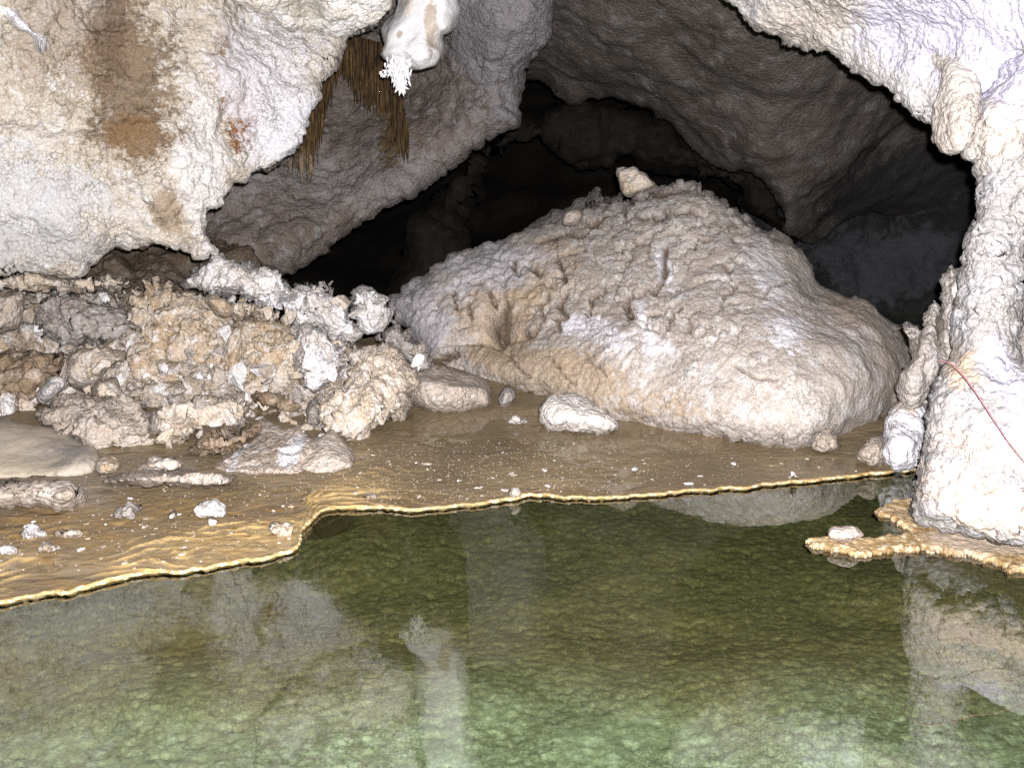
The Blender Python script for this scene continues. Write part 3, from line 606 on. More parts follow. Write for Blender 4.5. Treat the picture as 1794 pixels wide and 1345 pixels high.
# ================================================================== GREAT BOULDER
bo = [(684, 530), (700, 516), (735, 496), (762, 478), (800, 452), (830, 436), (860, 422), (890, 414), (915, 402), (950, 392), (985, 384), (1010, 368), (1040, 352), (1065, 345), (1105, 338), (1140, 326), (1170, 322), (1214, 318), (1225, 330), (1260, 348), (1300, 372), (1330, 392), (1360, 398), (1392, 408), (1412, 432), (1422, 470), (1432, 494),
      (1450, 506), (1480, 514), (1505, 520), (1530, 532), (1548, 550), (1570, 568), (1588, 592), (1602, 612), (1600, 650), (1588, 690), (1574, 712), (1545, 738), (1510, 752), (1470, 768), (1420, 786), (1350, 782), (1270, 770), (1180, 758), (1090, 742), (1020, 728), (965, 706), (920, 696), (880, 680), (840, 668), (800, 662), (770, 650), (745, 615), (705, 565)]
c_bo = [(700, 530, 7.35), (760, 520, 7.15), (760, 600, 6.95), (850, 450, 7.3), (860, 540, 6.75), (840, 600, 6.75), (900, 588, 6.75), (900, 625, 6.3), (960, 610, 6.1), (980, 690, 6.0), (1000, 390, 7.3), (1000, 480, 6.6), (1100, 345, 7.2), (1200, 330, 7.0), (1100, 450, 6.4), (1100, 570, 6.0), (1100, 600, 5.75), (1100, 700, 5.66), (1100, 735, 5.7), (1250, 420, 6.35), (1250, 520, 5.9), (1250, 600, 5.55), (1250, 700, 5.30), (1250, 765, 5.36), (1330, 560, 5.55), (1340, 450, 6.2), (1400, 430, 6.5), (1400, 560, 5.75), (1400, 660, 5.18), (1400, 780, 5.16), (1480, 540, 6.1), (1500, 600, 5.55), (1500, 680, 5.25), (1590, 620, 6.05), (1540, 735, 5.7), (1340, 620, 5.34)]
SH = np.array([.75, .15, -.25])
v, q = solid(bo, c_bo, Ed=.30, R=46, back=1.4, R2=170, step=2.6, layers=[('fbm', 1.6, .035, 2), ('fbm', 4.5, .009, 2)], seed=30, jag=4, jagsc=.07)
n = len(v)
# extra relief: knobs on the upper left slab, overlapping ledges mid face, fine crust on the belly
def bo_detail(v, q):
    N_ = vnormals(v, q)
    rel = v-CAM; zc = rel @ FW; px = CX+F*(rel @ RT)/zc; py = CY-F*(rel @ UP)/zc
    ridge = 590+(px-900)*.03
    up_ = np.clip((ridge-py)/40+.5, 0, 1); left = np.clip((1000-px)/140, 0, 1); mid = np.clip(1-np.abs(px-1130)/260, 0, 1)
    low = 1-up_; right = np.clip((px-1330)/120, 0, 1)
    w = np.stack([vnoise(v*14, 140+a) for a in range(3)], 1)*.35
    k1, _ = worley(v*14+w, 33); k2, _ = worley(v*32+w, 34)
    pop1 = np.sqrt(np.clip(1-k1*k1, 0, 1))-.6; pop2 = np.sqrt(np.clip(1-k2*k2, 0, 1))-.6
    off = left*up_*(.058*pop1+.020*pop2)
    # plates with gaping crescent cracks across the middle
    wv_ = np.stack([fbm(v*4.2, 3, 150+a) for a in range(3)], 1)*.42
    pq = v*np.array([4.6, 2.0, 3.6]); d1, d2, cc, rr = worley(pq+wv_, 41, True)
    gap = np.clip(1-(d2-d1)/.13, 0, 1); gm_ = np.clip(.25+1.6*vnoise(v*2.3, 37), 0, 1)
    mu = np.clip(mid*1.6, 0, 1)*up_*(1-right)
    g2 = worley(v*np.array([7.5, 3., 6.5])+wv_*1.3, 43); gap2 = np.clip(1-(g2[1]-g2[0])/.09, 0, 1)
    off += mu*(.022*(cc[:, 0]-.5)+.018*((rr*np.array([.8, 0, .5])).sum(1))-.045*gap**2*gm_-.022*gap2**2*np.clip(1-gm_*.6, 0, 1)+.003*pop2)
    # thin stacked ledges under the crest
    top = np.clip((425-py)/40, 0, 1)*np.clip((px-900)/60, 0, 1)*np.clip((1420-px)/60, 0, 1)
    b = (v*np.array([-2.2, 1.0, 8.5])).sum(1)+1.0*fbm(v*3.0, 4, 36); saw2 = b-np.floor(b)
    off += top*.028*(saw2**2-.35)
    # slanting scaly grain on the belly
    cr = (v*np.array([11., 0, -13.])).sum(1)+1.3*fbm(v*6, 3, 38); cr = cr-np.floor(cr)
    off += low*(1-right)*(.016*(cr-.5)+.008*pop2)
    off += right*(.016*fbm(v*4.5, 3, 44)+.003*pop2)+.004*fbm(v*18, 3, 39)
    # dark cleft between slab and belly
    off -= .20*np.exp(-((px-872)/16)**2-((py-560)/36)**2)+.05*np.exp(-((py-(598-(px-800)*.09))/7)**2)*np.clip((960-px)/60, 0, 1)*np.clip((px-770)/20, 0, 1)
    ex = np.zeros(len(v))
    jx = px+5*vnoise(v*9, 201)+2*vnoise(v*25, 203); jy = py+5*vnoise(v*9, 202)+2*vnoise(v*25, 204)
    for w_, dp, pl in CRACKS:
        d = np.full(len(v), 1e9)
        m_ = (px > min(p[0] for p in pl)-40) & (px < max(p[0] for p in pl)+40) & (py > min(p[1] for p in pl)-40) & (py < max(p[1] for p in pl)+40)
        dd = np.full(m_.sum(), 1e9); rt = np.full(m_.sum(), 1e9)
        for i in range(len(pl)-1):
            (x1, y1), (x2, y2) = pl[i], pl[i+1]; L = max((x2-x1)**2+(y2-y1)**2, 1e-6)
            for sh, arr in ((0, dd), (w_+7, rt)):
                X_ = jx[m_]-sh; t_ = np.clip(((X_-x1)*(x2-x1)+(jy[m_]-y1)*(y2-y1))/L, 0, 1)
                np.minimum(arr, np.hypot(X_-x1-t_*(x2-x1), jy[m_]-y1-t_*(y2-y1)), out=arr)
        off[m_] -= .42*dp*np.exp(-(dd/(w_+.2))**2)
        ex[m_] = np.maximum(ex[m_], np.clip(1.5-dd/w_, 0, 1)*min(1, w_/3.4))  # mask of the crack tint: shade of the crevices put into the colour
    return v+N_*off[:, None], ex
CRACKS = [(3.8, .10, [(975, 452), (986, 470), (980, 482), (990, 494)]), (4.5, .11, [(988, 514), (976, 534), (986, 548), (972, 558), (978, 575)]), (4, .10, [(1031, 545), (1034, 520), (1046, 510), (1058, 504)]), (5, .12, [(1101, 552), (1097, 534), (1105, 517)]),
          (4.5, .10, [(1121, 522), (1135, 507)]), (4, .10, [(1149, 512), (1163, 486), (1169, 471), (1162, 451), (1167, 434)]), (2.5, .06, [(1132, 568), (1136, 558), (1165, 545), (1192, 524)]), (3.2, .08, [(1172, 575), (1171, 556), (1178, 546), (1196, 532)]), (2.8, .07, [(1208, 577), (1209, 552), (1229, 540)]),
          (2.5, .06, [(1028, 434), (1001, 447), (985, 448)]), (3.4, .10, [(945, 428), (962, 420), (985, 407), (1021, 410), (1030, 394), (1062, 374), (1092, 367), (1097, 384)]), (3.2, .09, [(1094, 382), (1140, 380), (1155, 378), (1208, 366), (1240, 376)]), (3, .08, [(1000, 368), (1060, 352), (1130, 346), (1200, 334)]),
          (2.6, .06, [(1217, 440), (1222, 425), (1246, 417)]), (3.6, .09, [(1286, 417), (1300, 420), (1316, 428)]), (2.4, .05, [(1262, 538), (1266, 515), (1286, 499)]), (2.4, .05, [(1286, 640), (1315, 658), (1362, 667)]), (2.3, .05, [(1340, 520), (1352, 500), (1380, 492)]),
          (3.6, .07, [(797, 514), (801, 545)]), (3.4, .07, [(821, 534), (824, 558)]), (3.6, .08, [(857, 508), (864, 526)]), (6, .13, [(882, 528), (874, 548), (868, 563), (877, 580)]), (3.5, .10, [(832, 498), (852, 491)]), (4, .10, [(908, 478), (901, 462)]), (4, .10, [(930, 470), (945, 482)]), (4, .11, [(920, 520), (934, 501)]), (3, .08, [(952, 560), (945, 540), (958, 520)]),
          (3.8, .12, [(850, 604), (864, 598), (891, 595), (915, 586), (945, 570)]), (2.6, .07, [(889, 616), (906, 645), (926, 662)]), (6, .15, [(768, 634), (780, 626), (794, 616)]), (2.2, .05, [(960, 625), (985, 655), (1005, 672)]), (2.2, .05, [(1020, 612), (1046, 640), (1060, 660)]), (2.2, .05, [(930, 500), (950, 496), (965, 505)]), (2.2, .05, [(1060, 450), (1085, 440), (1100, 448)]), (2.2, .05, [(1110, 420), (1135, 428), (1140, 450)]), (2.2, .05, [(1240, 470), (1262, 462), (1280, 470)])]
v, bo_shade = bo_detail(v, q)
bo_p = [(P(880, 560, 6.8), (.28, .5, .22), (.44, .31, .19), .6, 5.), (P(960, 470, 6.8), (.22, .5, .2), (.55, .42, .29), .6, 5.), (P(730, 540, 7.2), (.28, .6, .28), (.50, .48, .52), .7, 3.), (P(850, 470, 7.2), (.35, .5, .12), (.60, .58, .62), .7, 4.), (P(1000, 640, 6.3), (.75, .8, .14), (.42, .315, .215), .85, 4.), (P(1100, 700, 6.1), (.8, .6, .14), (.40, .33, .265), .7, 5.),
        (P(1120, 575, 6.1), (.50, .5, .05), (.76, .74, .79), .9, 6.), (P(1345, 585, 5.8), (.14, .4, .16), (.80, .79, .84), .95, 4.), (P(1340, 470, 6.2), (.12, .4, .16), (.72, .70, .72), .7, 4.), (P(1160, 470, 6.3), (.04, .4, .08), (.80, .79, .82), .9, 6.), (P(1115, 540, 6.2), (.03, .4, .07), (.82, .81, .84), .95, 6.), (P(880, 445, 7.2), (.5, .5, .05), (.68, .66, .70), .5, 6.),
        (P(1190, 620, 5.85), (.18, .5, .05), (.40, .39, .39), .5, 6.), (P(1300, 665, 5.7), (.25, .5, .04), (.42, .40, .385), .5, 6.), (P(1500, 540, 6.1), (.22, .5, .06), (.44, .35, .28), .7, 6.), (P(1080, 365, 7.1), (.6, .5, .07), (.40, .37, .36), .7, 5.), (P(1550, 660, 5.9), (.12, .5, .4), (.38, .32, .27), .7, 5.), (P(1360, 745, 5.75), (.7, .5, .08), (.46, .38, .32), .6, 5.)]
bo_m = rock('boulder_rock', (.50, .445, .40), (.41, .355, .31), (.59, .56, .54), sc=2.4, patches=bo_p, grain=.2, mixc=(.47, .62), popk=.4, gap=.65, dirt=.5, bumps=((70, .25, .008), (150, .6, .006)), attr=('crack_shade', (.16, .11, .075)))  # brown rock tone along the cracks also carries their shade
me = mkmesh('great_boulder', v, q); me.attributes.new('crack_shade', 'FLOAT', 'POINT').data.foreach_set('value', bo_shade.astype(np.float32))
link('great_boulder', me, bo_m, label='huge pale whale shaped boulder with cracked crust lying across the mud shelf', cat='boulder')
v, q = solid([(850, 470), (885, 432), (915, 412), (945, 388), (975, 372), (1005, 358), (1035, 340), (1050, 326), (1064, 342), (1090, 345), (1100, 380), (1000, 460), (900, 500)], 7.9, Ed=.2, R=24, back=.7, step=3, layers=[('fbm', 4, .06, 4), ('pop', 20, .015)], seed=31)
link('grey_slab', mkmesh('grey_slab', v, q), rock('slab_grey', (.24, .22, .215), (.19, .175, .165), (.30, .285, .28), sc=4), label='dull grey slab peeping out behind the upper left ridge of the great boulder', cat='slab')

# ================================================================== LOOSE ROCKS
tones = {
 'white': rock('rubble_white', (.78, .76, .77), (.66, .60, .55), (.82, .81, .83), sc=6, mott=14),
 'cream': rock('rubble_cream', (.62, .54, .46), (.52, .42, .32), (.70, .66, .63), sc=6, mott=16),
 'tan':   rock('rubble_tan', (.60, .50, .39), (.47, .35, .23), (.72, .67, .62), sc=7, mott=16),
 'dirt': rock('rubble_dirt', (.46, .39, .32), (.32, .245, .175), (.64, .59, .55), sc=5, mott=9, mixc=(.44, .58)),
 'brown': rock('rubble_brown', (.34, .255, .18), (.25, .175, .11), (.48, .40, .33), sc=6, mott=14),
 'grey':  rock('rubble_grey', (.40, .365, .34), (.33, .29, .26), (.48, .455, .44), sc=6, mott=14),
 'dust':  rock('rubble_dust', (.50, .43, .365), (.42, .345, .28), (.58, .53, .48), sc=5, mott=12, bumps=((26, .6, .02), (90, .6, .008))),
 'smooth': rock('smooth_flowstone', (.40, .345, .27), (.34, .29, .235), (.44, .39, .33), sc=2.5, mott=4, grain=.06, rough=.5, pop=0, dirt=0, bumps=((14, .4, .02), (60, .3, .006)),
        patches=[(P(125, 775, 5.2), (.16, .4, .03), (.19, .185, .19), .8, 6.), (P(60, 790, 5.2), (.3, .4, .06), (.47, .40, .31), .6, 4.)]),
}
RUB = [('fbm', 4, .012, 3), ('facet', 6, .040), ('facet', 15, .016), ('fbm', 28, .006, 3)]
CRU = [('fbm', 5, .02, 3), ('facet', 7, .04), ('facet', 16, .022), ('fbm', 30, .006, 3)]
SMO = [('fbm', 5, .02, 4), ('pop', 45, .004)]
FIN = [('fbm', 7, .012, 3), ('facet', 14, .012), ('fbm', 26, .005, 3)]
sd = [100]
def stone(name, outline, z, tone, label, cat='rock', layers=RUB, Ed=.13, R=16, back=.4, step=2.4, lean=.1, group='fallen rocks of the rubble heap', jag=2.5, bump=None, soft=1, mat=None, facets=6):
    """z: depth of its front face, or None to stand it on the mud at the foot of its outline"""
    sd[0] += 3; o = np.array(outline, float); yb = o[:, 1].max()
    z0 = (gz(yb, .02)-Ed*.92) if z is None else z
    rgs = np.random.default_rng(sd[0]); pl = []; xm, ym = (o[:, 0].min()+o[:, 0].max())/2, (o[:, 1].min()+yb)/2; hw, hh = np.ptp(o[:, 0])/2+1, np.ptp(o[:, 1])/2+1
    for k in range(facets):
        a_ = 2*math.pi*(k+rgs.uniform(0, 1))/max(facets, 1); pl.append((a_, rgs.uniform(.35, 1.3), rgs.uniform(-.15, .55)))
    sz = .5*(hw+hh)*z0/F
    def fr(x, y):
        z = z0+lean*np.clip((yb-y)/100, 0, 3); d = np.zeros(np.shape(x))
        for a_, sl, of in pl: d = np.maximum(d, sl*sz*(((x-xm)/hw*math.cos(a_)+(y-ym)/hh*math.sin(a_))-of))
        return z+np.minimum(d, .9*sz)
    v, q = solid(outline, fr, Ed=Ed, R=R, back=back, step=step, layers=layers, seed=sd[0], jag=jag, jagsc=.1, bump=bump, soft=soft)
    return link(name, mkmesh(name, v, q), mat or tones[tone], label=label, cat=cat, group=group)
# back mass of the heap
stone('earth_bank', [(-200, 500), (60, 490), (230, 520), (330, 540), (480, 560), (640, 600), (720, 640), (740, 720), (600, 760), (400, 790), (200, 800), (-200, 815)], 5.50, 'dirt', 'brown earthy bank behind and under the pale blocks of the rubble heap', 'bank', Ed=.4, R=60, back=.8, step=3, lean=.40, facets=0, layers=[('fbm', 3, .06, 4), ('facet', 6, .05), ('facet', 13, .03), ('pop', 26, .012)])
stone('rubble_block', [(318, 492), (345, 468), (378, 448), (390, 450), (396, 458), (440, 460), (482, 472), (505, 492), (520, 512), (520, 530), (495, 530), (470, 540), (440, 525), (414, 512), (376, 520), (330, 502)], 6.0, 'white', 'long bright white slab crowning the rubble heap under the wall', 'block', Ed=.25, lean=.15)
stone('rubble_block', [(500, 505), (530, 492), (560, 496), (587, 490), (578, 502), (566, 512), (590, 520), (612, 540), (618, 565), (636, 580), (630, 597), (600, 602), (572, 585), (556, 565), (530, 572), (500, 545), (485, 530)], 6.25, 'white', 'jagged white block with a thin flake sticking out at its top', 'block', layers=CRU)
stone('rubble_block', [(606, 528), (618, 506), (630, 500), (652, 503), (668, 520), (679, 540), (678, 572), (660, 582), (642, 586), (626, 574), (622, 550)], 6.35, 'white', 'split white block with brown striped edge, next to the left end of the boulder', 'block', layers=[('fbm', 5, .04, 4), ('facet', 8, .05), ('rib', 60, .012, (.9, .2, .2)), ('pop', 32, .008)])
stone('rubble_block', [(222, 505), (236, 498), (250, 520), (262, 512), (280, 506), (300, 516), (330, 512), (352, 520), (378, 522), (398, 545), (392, 575), (384, 602), (372, 640), (345, 672), (305, 690), (270, 690), (240, 665), (232, 620), (224, 570), (218, 540)], 5.95, 'tan', 'large tan ribbed block with a pale fluted left edge', 'block', layers=[('fbm', 5, .05, 4), ('facet', 6, .05), ('rib', 26, .012, (.7, .3, -.6)), ('facet', 18, .018)], Ed=.18, R=20, lean=.2)
stone('rubble_block', [(398, 580), (415, 560), (440, 550), (480, 560), (520, 572), (548, 590), (576, 600), (594, 620), (598, 645), (585, 662), (560, 672), (545, 690), (528, 694), (490, 684), (440, 678), (395, 668), (376, 650), (384, 618)], 5.85, 'tan', 'broad tan spiky textured block in the middle of the heap', 'block', layers=[('fbm', 5, .03, 3), ('facet', 16, .02), ('scale', 14, .035, (.6, .2, .8))], Ed=.18, R=20, lean=.22)
stone('rubble_block', [(520, 590), (545, 575), (566, 585), (590, 612), (602, 640), (592, 660), (570, 668), (552, 690), (534, 684), (524, 650), (512, 620)], 5.72, 'white', 'white crystal crusted lump on the right of the broad tan block', 'block', layers=CRU, lean=.2)
stone('rubble_block', [(118, 640), (128, 612), (150, 604), (182, 612), (205, 614), (220, 620), (221, 630), (204, 640), (188, 648), (176, 664), (150, 680), (124, 680), (114, 662)], 5.62, 'cream', 'pale wedge shaped block pointing right, propped on the left of the heap', 'block', layers=FIN)
stone('rubble_block', [(62, 690), (74, 672), (96, 658), (112, 660), (116, 676), (102, 690), (88, 702), (70, 702)], 5.60, 'white', 'small smooth white lobe at the left end of the heap', 'block', layers=SMO, Ed=.14, R=16, back=.25)
stone('rubble_block', [(158, 680), (172, 664), (196, 662), (214, 676), (216, 694), (206, 708), (180, 706), (162, 700)], 5.55, 'cream', 'small cracked cream block under the wedge shaped block', 'block', layers=FIN, Ed=.14, R=16, back=.25)
stone('rubble_block', [(60, 730), (90, 700), (130, 690), (175, 696), (222, 680), (250, 700), (262, 740), (284, 775), (270, 792), (220, 800), (160, 790), (110, 760)], None, 'dust', 'crumbly pale grey mound of broken crystal at the lower left of the heap', 'mound', layers=[('fbm', 6, .04, 4), ('facet', 12, .025), ('pop', 28, .012)], Ed=.2, lean=.45)
stone('rubble_block', [(548, 720), (560, 690), (585, 668), (600, 640), (625, 612), (655, 600), (690, 602), (714, 628), (728, 650), (730, 672), (716, 690), (718, 712), (698, 734), (660, 752), (620, 770), (580, 776), (556, 764)], None, 'cream', 'big crusty pale block at the right foot of the heap beside the grey slab stone', 'block', layers=CRU, Ed=.26, R=30, lean=.24)
stone('rubble_block', [(598, 650), (608, 640), (618, 652), (618, 666), (602, 668), (594, 660)], 5.62, 'white', 'tiny white cube like fragment on the crusty pale block', 'fragment', layers=FIN, Ed=.06, R=8, back=.1, step=1.8, jag=1)
stone('rubble_block', [(534, 725), (540, 702), (554, 694), (564, 708), (567, 728), (560, 748), (546, 752), (536, 742)], 5.42, 'grey', 'upright pale grey oval stone wedged behind the jagged shell mound', 'stone', layers=SMO, Ed=.12, R=14, back=.2)
stone('rubble_block', [(444, 690), (470, 682), (505, 688), (532, 694), (538, 715), (524, 726), (496, 722), (468, 715), (448, 708)], 5.6, 'brown', 'brown angular block under the broad tan block', 'block', Ed=.16, R=18)
stone('rubble_block', [(330, 745), (345, 715), (372, 696), (410, 690), (440, 702), (446, 722), (430, 745), (400, 762), (360, 766)], None, 'cream', 'rounded cream lump in the low middle of the heap', 'block', Ed=.2, layers=CRU)
stone('rubble_block', [(262, 760), (272, 722), (300, 702), (334, 705), (350, 725), (342, 752), (318, 772), (282, 776)], None, 'cream', 'cream lump with whitish faces left of the rounded lump', 'block', Ed=.2)
stone('rubble_block', [(330, 790), (345, 765), (385, 752), (430, 745), (455, 752), (440, 780), (400, 800), (350, 806)], None, 'brown', 'dark muddy brown lump behind the jagged shell mound', 'block', Ed=.18)
stone('rubble_block', [(-60, 520), (0, 508), (36, 508), (44, 530), (40, 565), (20, 580), (-60, 590)], 5.9, 'dust', 'pale rounded block at the far left edge below the wall', 'block', Ed=.15, layers=FIN)
stone('rubble_block', [(60, 570), (72, 520), (110, 512), (160, 530), (210, 540), (224, 580), (210, 604), (160, 600), (100, 596)], 6.05, 'grey', 'dull grey brown block between the pale left edge block and the ribbed block', 'block', layers=CRU)
stone('rubble_block', [(-60, 660), (0, 610), (60, 610), (110, 622), (116, 660), (66, 672), (58, 705), (20, 720), (-60, 725)], 5.75, 'brown', 'dark brown earthy boulder at the left edge above the smooth slab', 'block')
stone('rubble_block', [(-40, 490), (40, 474), (100, 480), (160, 488), (200, 484), (232, 492), (222, 512), (190, 514), (120, 512), (60, 508), (-40, 510)], 6.0, 'cream', 'row of crumbly cream crust along the foot of the left wall', 'crust', layers=CRU, Ed=.12, R=14)
stone('rubble_block', [(396, 540), (418, 525), (448, 530), (480, 540), (500, 552), (480, 562), (445, 552), (416, 560)], 6.05, 'cream', 'crumbly cream ledge between the white slab and the broad tan block', 'block', Ed=.12, R=14, layers=CRU)
stone('rubble_block', [(355, 525), (372, 515), (398, 520), (412, 540), (400, 556), (376, 548)], 6.0, 'tan', 'small tan block perched at the top right of the ribbed block', 'block', Ed=.1, R=12, layers=FIN)
stone('rubble_block', [(660, 590), (680, 570), (704, 572), (736, 600), (758, 622), (764, 640), (744, 652), (722, 640), (690, 606)], 6.4, 'grey', 'grey crumbly rubble filling the gap between heap and boulder', 'rubble', layers=CRU, Ed=.14, R=16)
# jagged shell mound in front
stone('shell_mound', [(360, 828), (385, 800), (405, 776), (430, 752), (450, 738), (474, 736), (488, 742), (492, 756), (510, 745), (522, 738), (534, 740), (536, 760), (548, 768), (556, 790), (550, 815), (535, 838), (480, 838), (420, 836)], None, 'dust', 'low dusty mound broken open like a shell with a white inner face, on the mud', 'mound', layers=[('fbm', 6, .015, 3), ('facet', 9, .015), ('fbm', 24, .006, 3)], Ed=.14, R=18, lean=.62, back=.3, facets=4, group='broken mounds on the mud',
      mat=rock('shell_dust', (.47, .40, .34), (.36, .28, .21), (.56, .51, .47), sc=5, mott=10, patches=[(P(508, 775, 5.05), (.055, .3, .10), (.80, .79, .82), .95, 8.), (P(420, 780, 5.1), (.02, .3, .10), (.55, .54, .58), .7, 8.)]))
stone('shell_shard', [(528, 770), (545, 766), (560, 762), (578, 748), (588, 746), (594, 762), (606, 776), (620, 800), (622, 816), (596, 828), (560, 836), (536, 836), (520, 820)], None, 'dust', 'pointed dusty shard leaning up at the right of the broken shell mound', 'shard', layers=[('fbm', 6, .010, 3), ('fbm', 28, .004, 3)], Ed=.08, R=12, lean=.5, back=.25, jag=1.5, facets=3, group='broken mounds on the mud')
stone('smooth_slab', [(-120, 735), (0, 730), (40, 735), (90, 745), (130, 760), (165, 785), (178, 812), (156, 832), (100, 840), (0, 842), (-120, 842)], None, 'smooth', 'smooth grey tan flowstone slab at the left edge of the shelf', 'slab', layers=[('fbm', 3, .02, 3)], Ed=.14, R=34, lean=.62, back=.4, group=None, jag=1, facets=0)
stone('tan_cobble', [(162, 815), (170, 804), (190, 799), (206, 804), (211, 816), (204, 828), (184, 832), (166, 827)], None, 'tan', 'tan banded cobble lying at the tip of the smooth slab', 'cobble', layers=SMO, Ed=.08, R=14, back=.14, group=None, step=1.8)
stone('flat_fragment', [(236, 822), (256, 802), (280, 798), (306, 798), (318, 806), (322, 818), (300, 828), (262, 830)], None, 'cream', 'flat crumbly grey fragment right of the tan cobble', 'fragment', layers=FIN, Ed=.12, R=14, back=.2, group=None, step=1.8)
stone('flat_fragment', [(-60, 860), (20, 850), (90, 846), (150, 856), (140, 880), (60, 884), (-60, 886)], None, 'dust', 'low lumpy grey mud ridge at the left edge in front of the smooth slab', 'mud ridge', layers=[('fbm', 6, .03, 4), ('pop', 30, .01)], Ed=.3, R=20, back=.3, group=None, facets=0)
stone('flat_fragment', [(170, 842), (230, 826), (300, 824), (370, 826), (430, 834), (400, 850), (300, 852), (200, 852)], None, 'dust', 'long flat pale crust streak on the mud left of the shell mound', 'crust', layers=[('fbm', 6, .02, 4), ('pop', 40, .006)], Ed=.4, R=16, back=.3, group=None, facets=0)
# by the boulder
stone('slab_stone', [(712, 690), (716, 664), (728, 648), (748, 642), (786, 646), (820, 654), (850, 662), (862, 682), (868, 700), (866, 716), (836, 722), (800, 728), (766, 722), (732, 710)], None, 'dust', 'flat sided pale grey stone between the heap and the great boulder', 'stone', layers=SMO, Ed=.24, R=30, lean=.25, group='stones at the foot of the boulder')
stone('white_mound', [(948, 722), (956, 702), (972, 694), (1000, 690), (1026, 700), (1050, 718), (1070, 734), (1082, 746), (1060, 756), (1010, 760), (970, 756), (952, 744)], None, 'white', 'rounded white granular stone in front of the great boulder', 'stone', layers=[('fbm', 6, .02, 3), ('pop', 36, .016)], Ed=.22, R=34, lean=.22, facets=0, group='stones at the foot of the boulder', mat=rock('mound_white', (.74, .69, .65), (.66, .60, .55), (.80, .77, .75), sc=6))
stone('small_stone', [(872, 700), (880, 682), (896, 680), (900, 700), (892, 716), (876, 718)], None, 'grey', 'small grey chunk tucked beside the flat sided pale stone', 'stone', layers=FIN, Ed=.08, R=10, back=.12, step=1.8, group='stones at the foot of the boulder', jag=1.5)
stone('small_stone', [(886, 742), (892, 732), (906, 728), (914, 732), (926, 744), (906, 748)], None, 'white', 'small white angular chip on wet mud left of the granular stone', 'stone', layers=FIN, Ed=.07, R=8, back=.1, step=1.6, group='stones at the foot of the boulder', jag=1.5)
stone('grey_peak', [(1416, 786), (1426, 766), (1436, 754), (1448, 744), (1458, 756), (1466, 766), (1474, 786), (1450, 792)], None, 'dust', 'small pointed tan stone at the right foot of the great boulder', 'stone', layers=FIN, Ed=.1, R=16, back=.16, step=1.8, group='stones at the foot of the boulder', jag=1.5)
stone('tan_fragment', [(1496, 800), (1508, 778), (1522, 768), (1546, 766), (1556, 790), (1552, 818), (1520, 816)], None, 'dust', 'tan angular fragment leaning on the frosted block near the column', 'fragment', layers=FIN, Ed=.12, R=16, back=.18, step=2, group='stones at the foot of the boulder')
stone('frosted_block', [(1544, 790), (1550, 745), (1560, 716), (1584, 703), (1610, 704), (1622, 716), (1620, 780), (1610, 822), (1576, 824), (1552, 816)], None, 'white', 'white frosted block with a tan top between the fragment and the column', 'block', layers=[('fbm', 6, .03, 4), ('pop', 28, .014)], Ed=.16, R=20, back=.3, lean=.15, step=2.2, group='stones at the foot of the boulder',
      mat=rock('frosted', (.78, .77, .82), (.70, .68, .72), (.83, .82, .86), sc=6, patches=[(P(1590, 722, 4.95), (.16, .4, .055), (.56, .44, .34), .95, 8.)]))
stone('perched_rock', [(1078, 300), (1080, 292), (1092, 294), (1110, 290), (1122, 300), (1134, 305), (1149, 326), (1128, 336), (1100, 346), (1090, 338), (1084, 322)], 7.05, 'cream', 'angular pale rock perched on top of the great boulder', 'rock', layers=[('fbm', 9, .01, 3), ('fbm', 30, .004, 3)], facets=5, Ed=.08, R=9, back=.2, step=1.7, lean=0, group='stones at the foot of the boulder', jag=1.5)
stone('perched_pebble', [(984, 394), (990, 378), (1000, 370), (1014, 366), (1022, 376), (1018, 388), (1004, 394)], 7.1, 'dust', 'small rounded stone resting on the left ridge of the great boulder', 'stone', layers=SMO, Ed=.07, R=9, back=.12, step=1.6, lean=0, group='stones at the foot of the boulder', jag=1)
# spires behind the column
SPI = [('fbm', 5, .03, 4), ('rib', 22, .018, (.9, .4, .15)), ('pop', 30, .012)]
gm = rock('spire_grey', (.50, .455, .42), (.42, .375, .34), (.57, .54, .53), sc=4)
for o_, z_, lab in (([(1646, 520), (1650, 490), (1660, 466), (1668, 460), (1676, 474), (1688, 470), (1700, 480), (1710, 560), (1700, 640), (1660, 660), (1640, 620), (1642, 560)], 4.72, 'tallest grey crusted spire close against the left side of the column'),
                ([(1576, 720), (1582, 660), (1596, 620), (1612, 590), (1620, 556), (1628, 536), (1636, 522), (1644, 536), (1652, 560), (1662, 600), (1660, 680), (1640, 720), (1600, 730)], 4.95, 'jagged grey spire standing between the boulder and the tallest spire'),
                ([(1570, 572), (1580, 562), (1592, 558), (1606, 572), (1622, 592), (1628, 612), (1606, 622), (1588, 602)], 5.25, 'short leaning grey spire beside the right end of the boulder')):
    stone('stone_spire', o_, z_, 'grey', lab, 'spire', layers=SPI, Ed=.14, R=20, back=.3, step=2.2, lean=0, group='grey spires behind the column', mat=gm, jag=3)
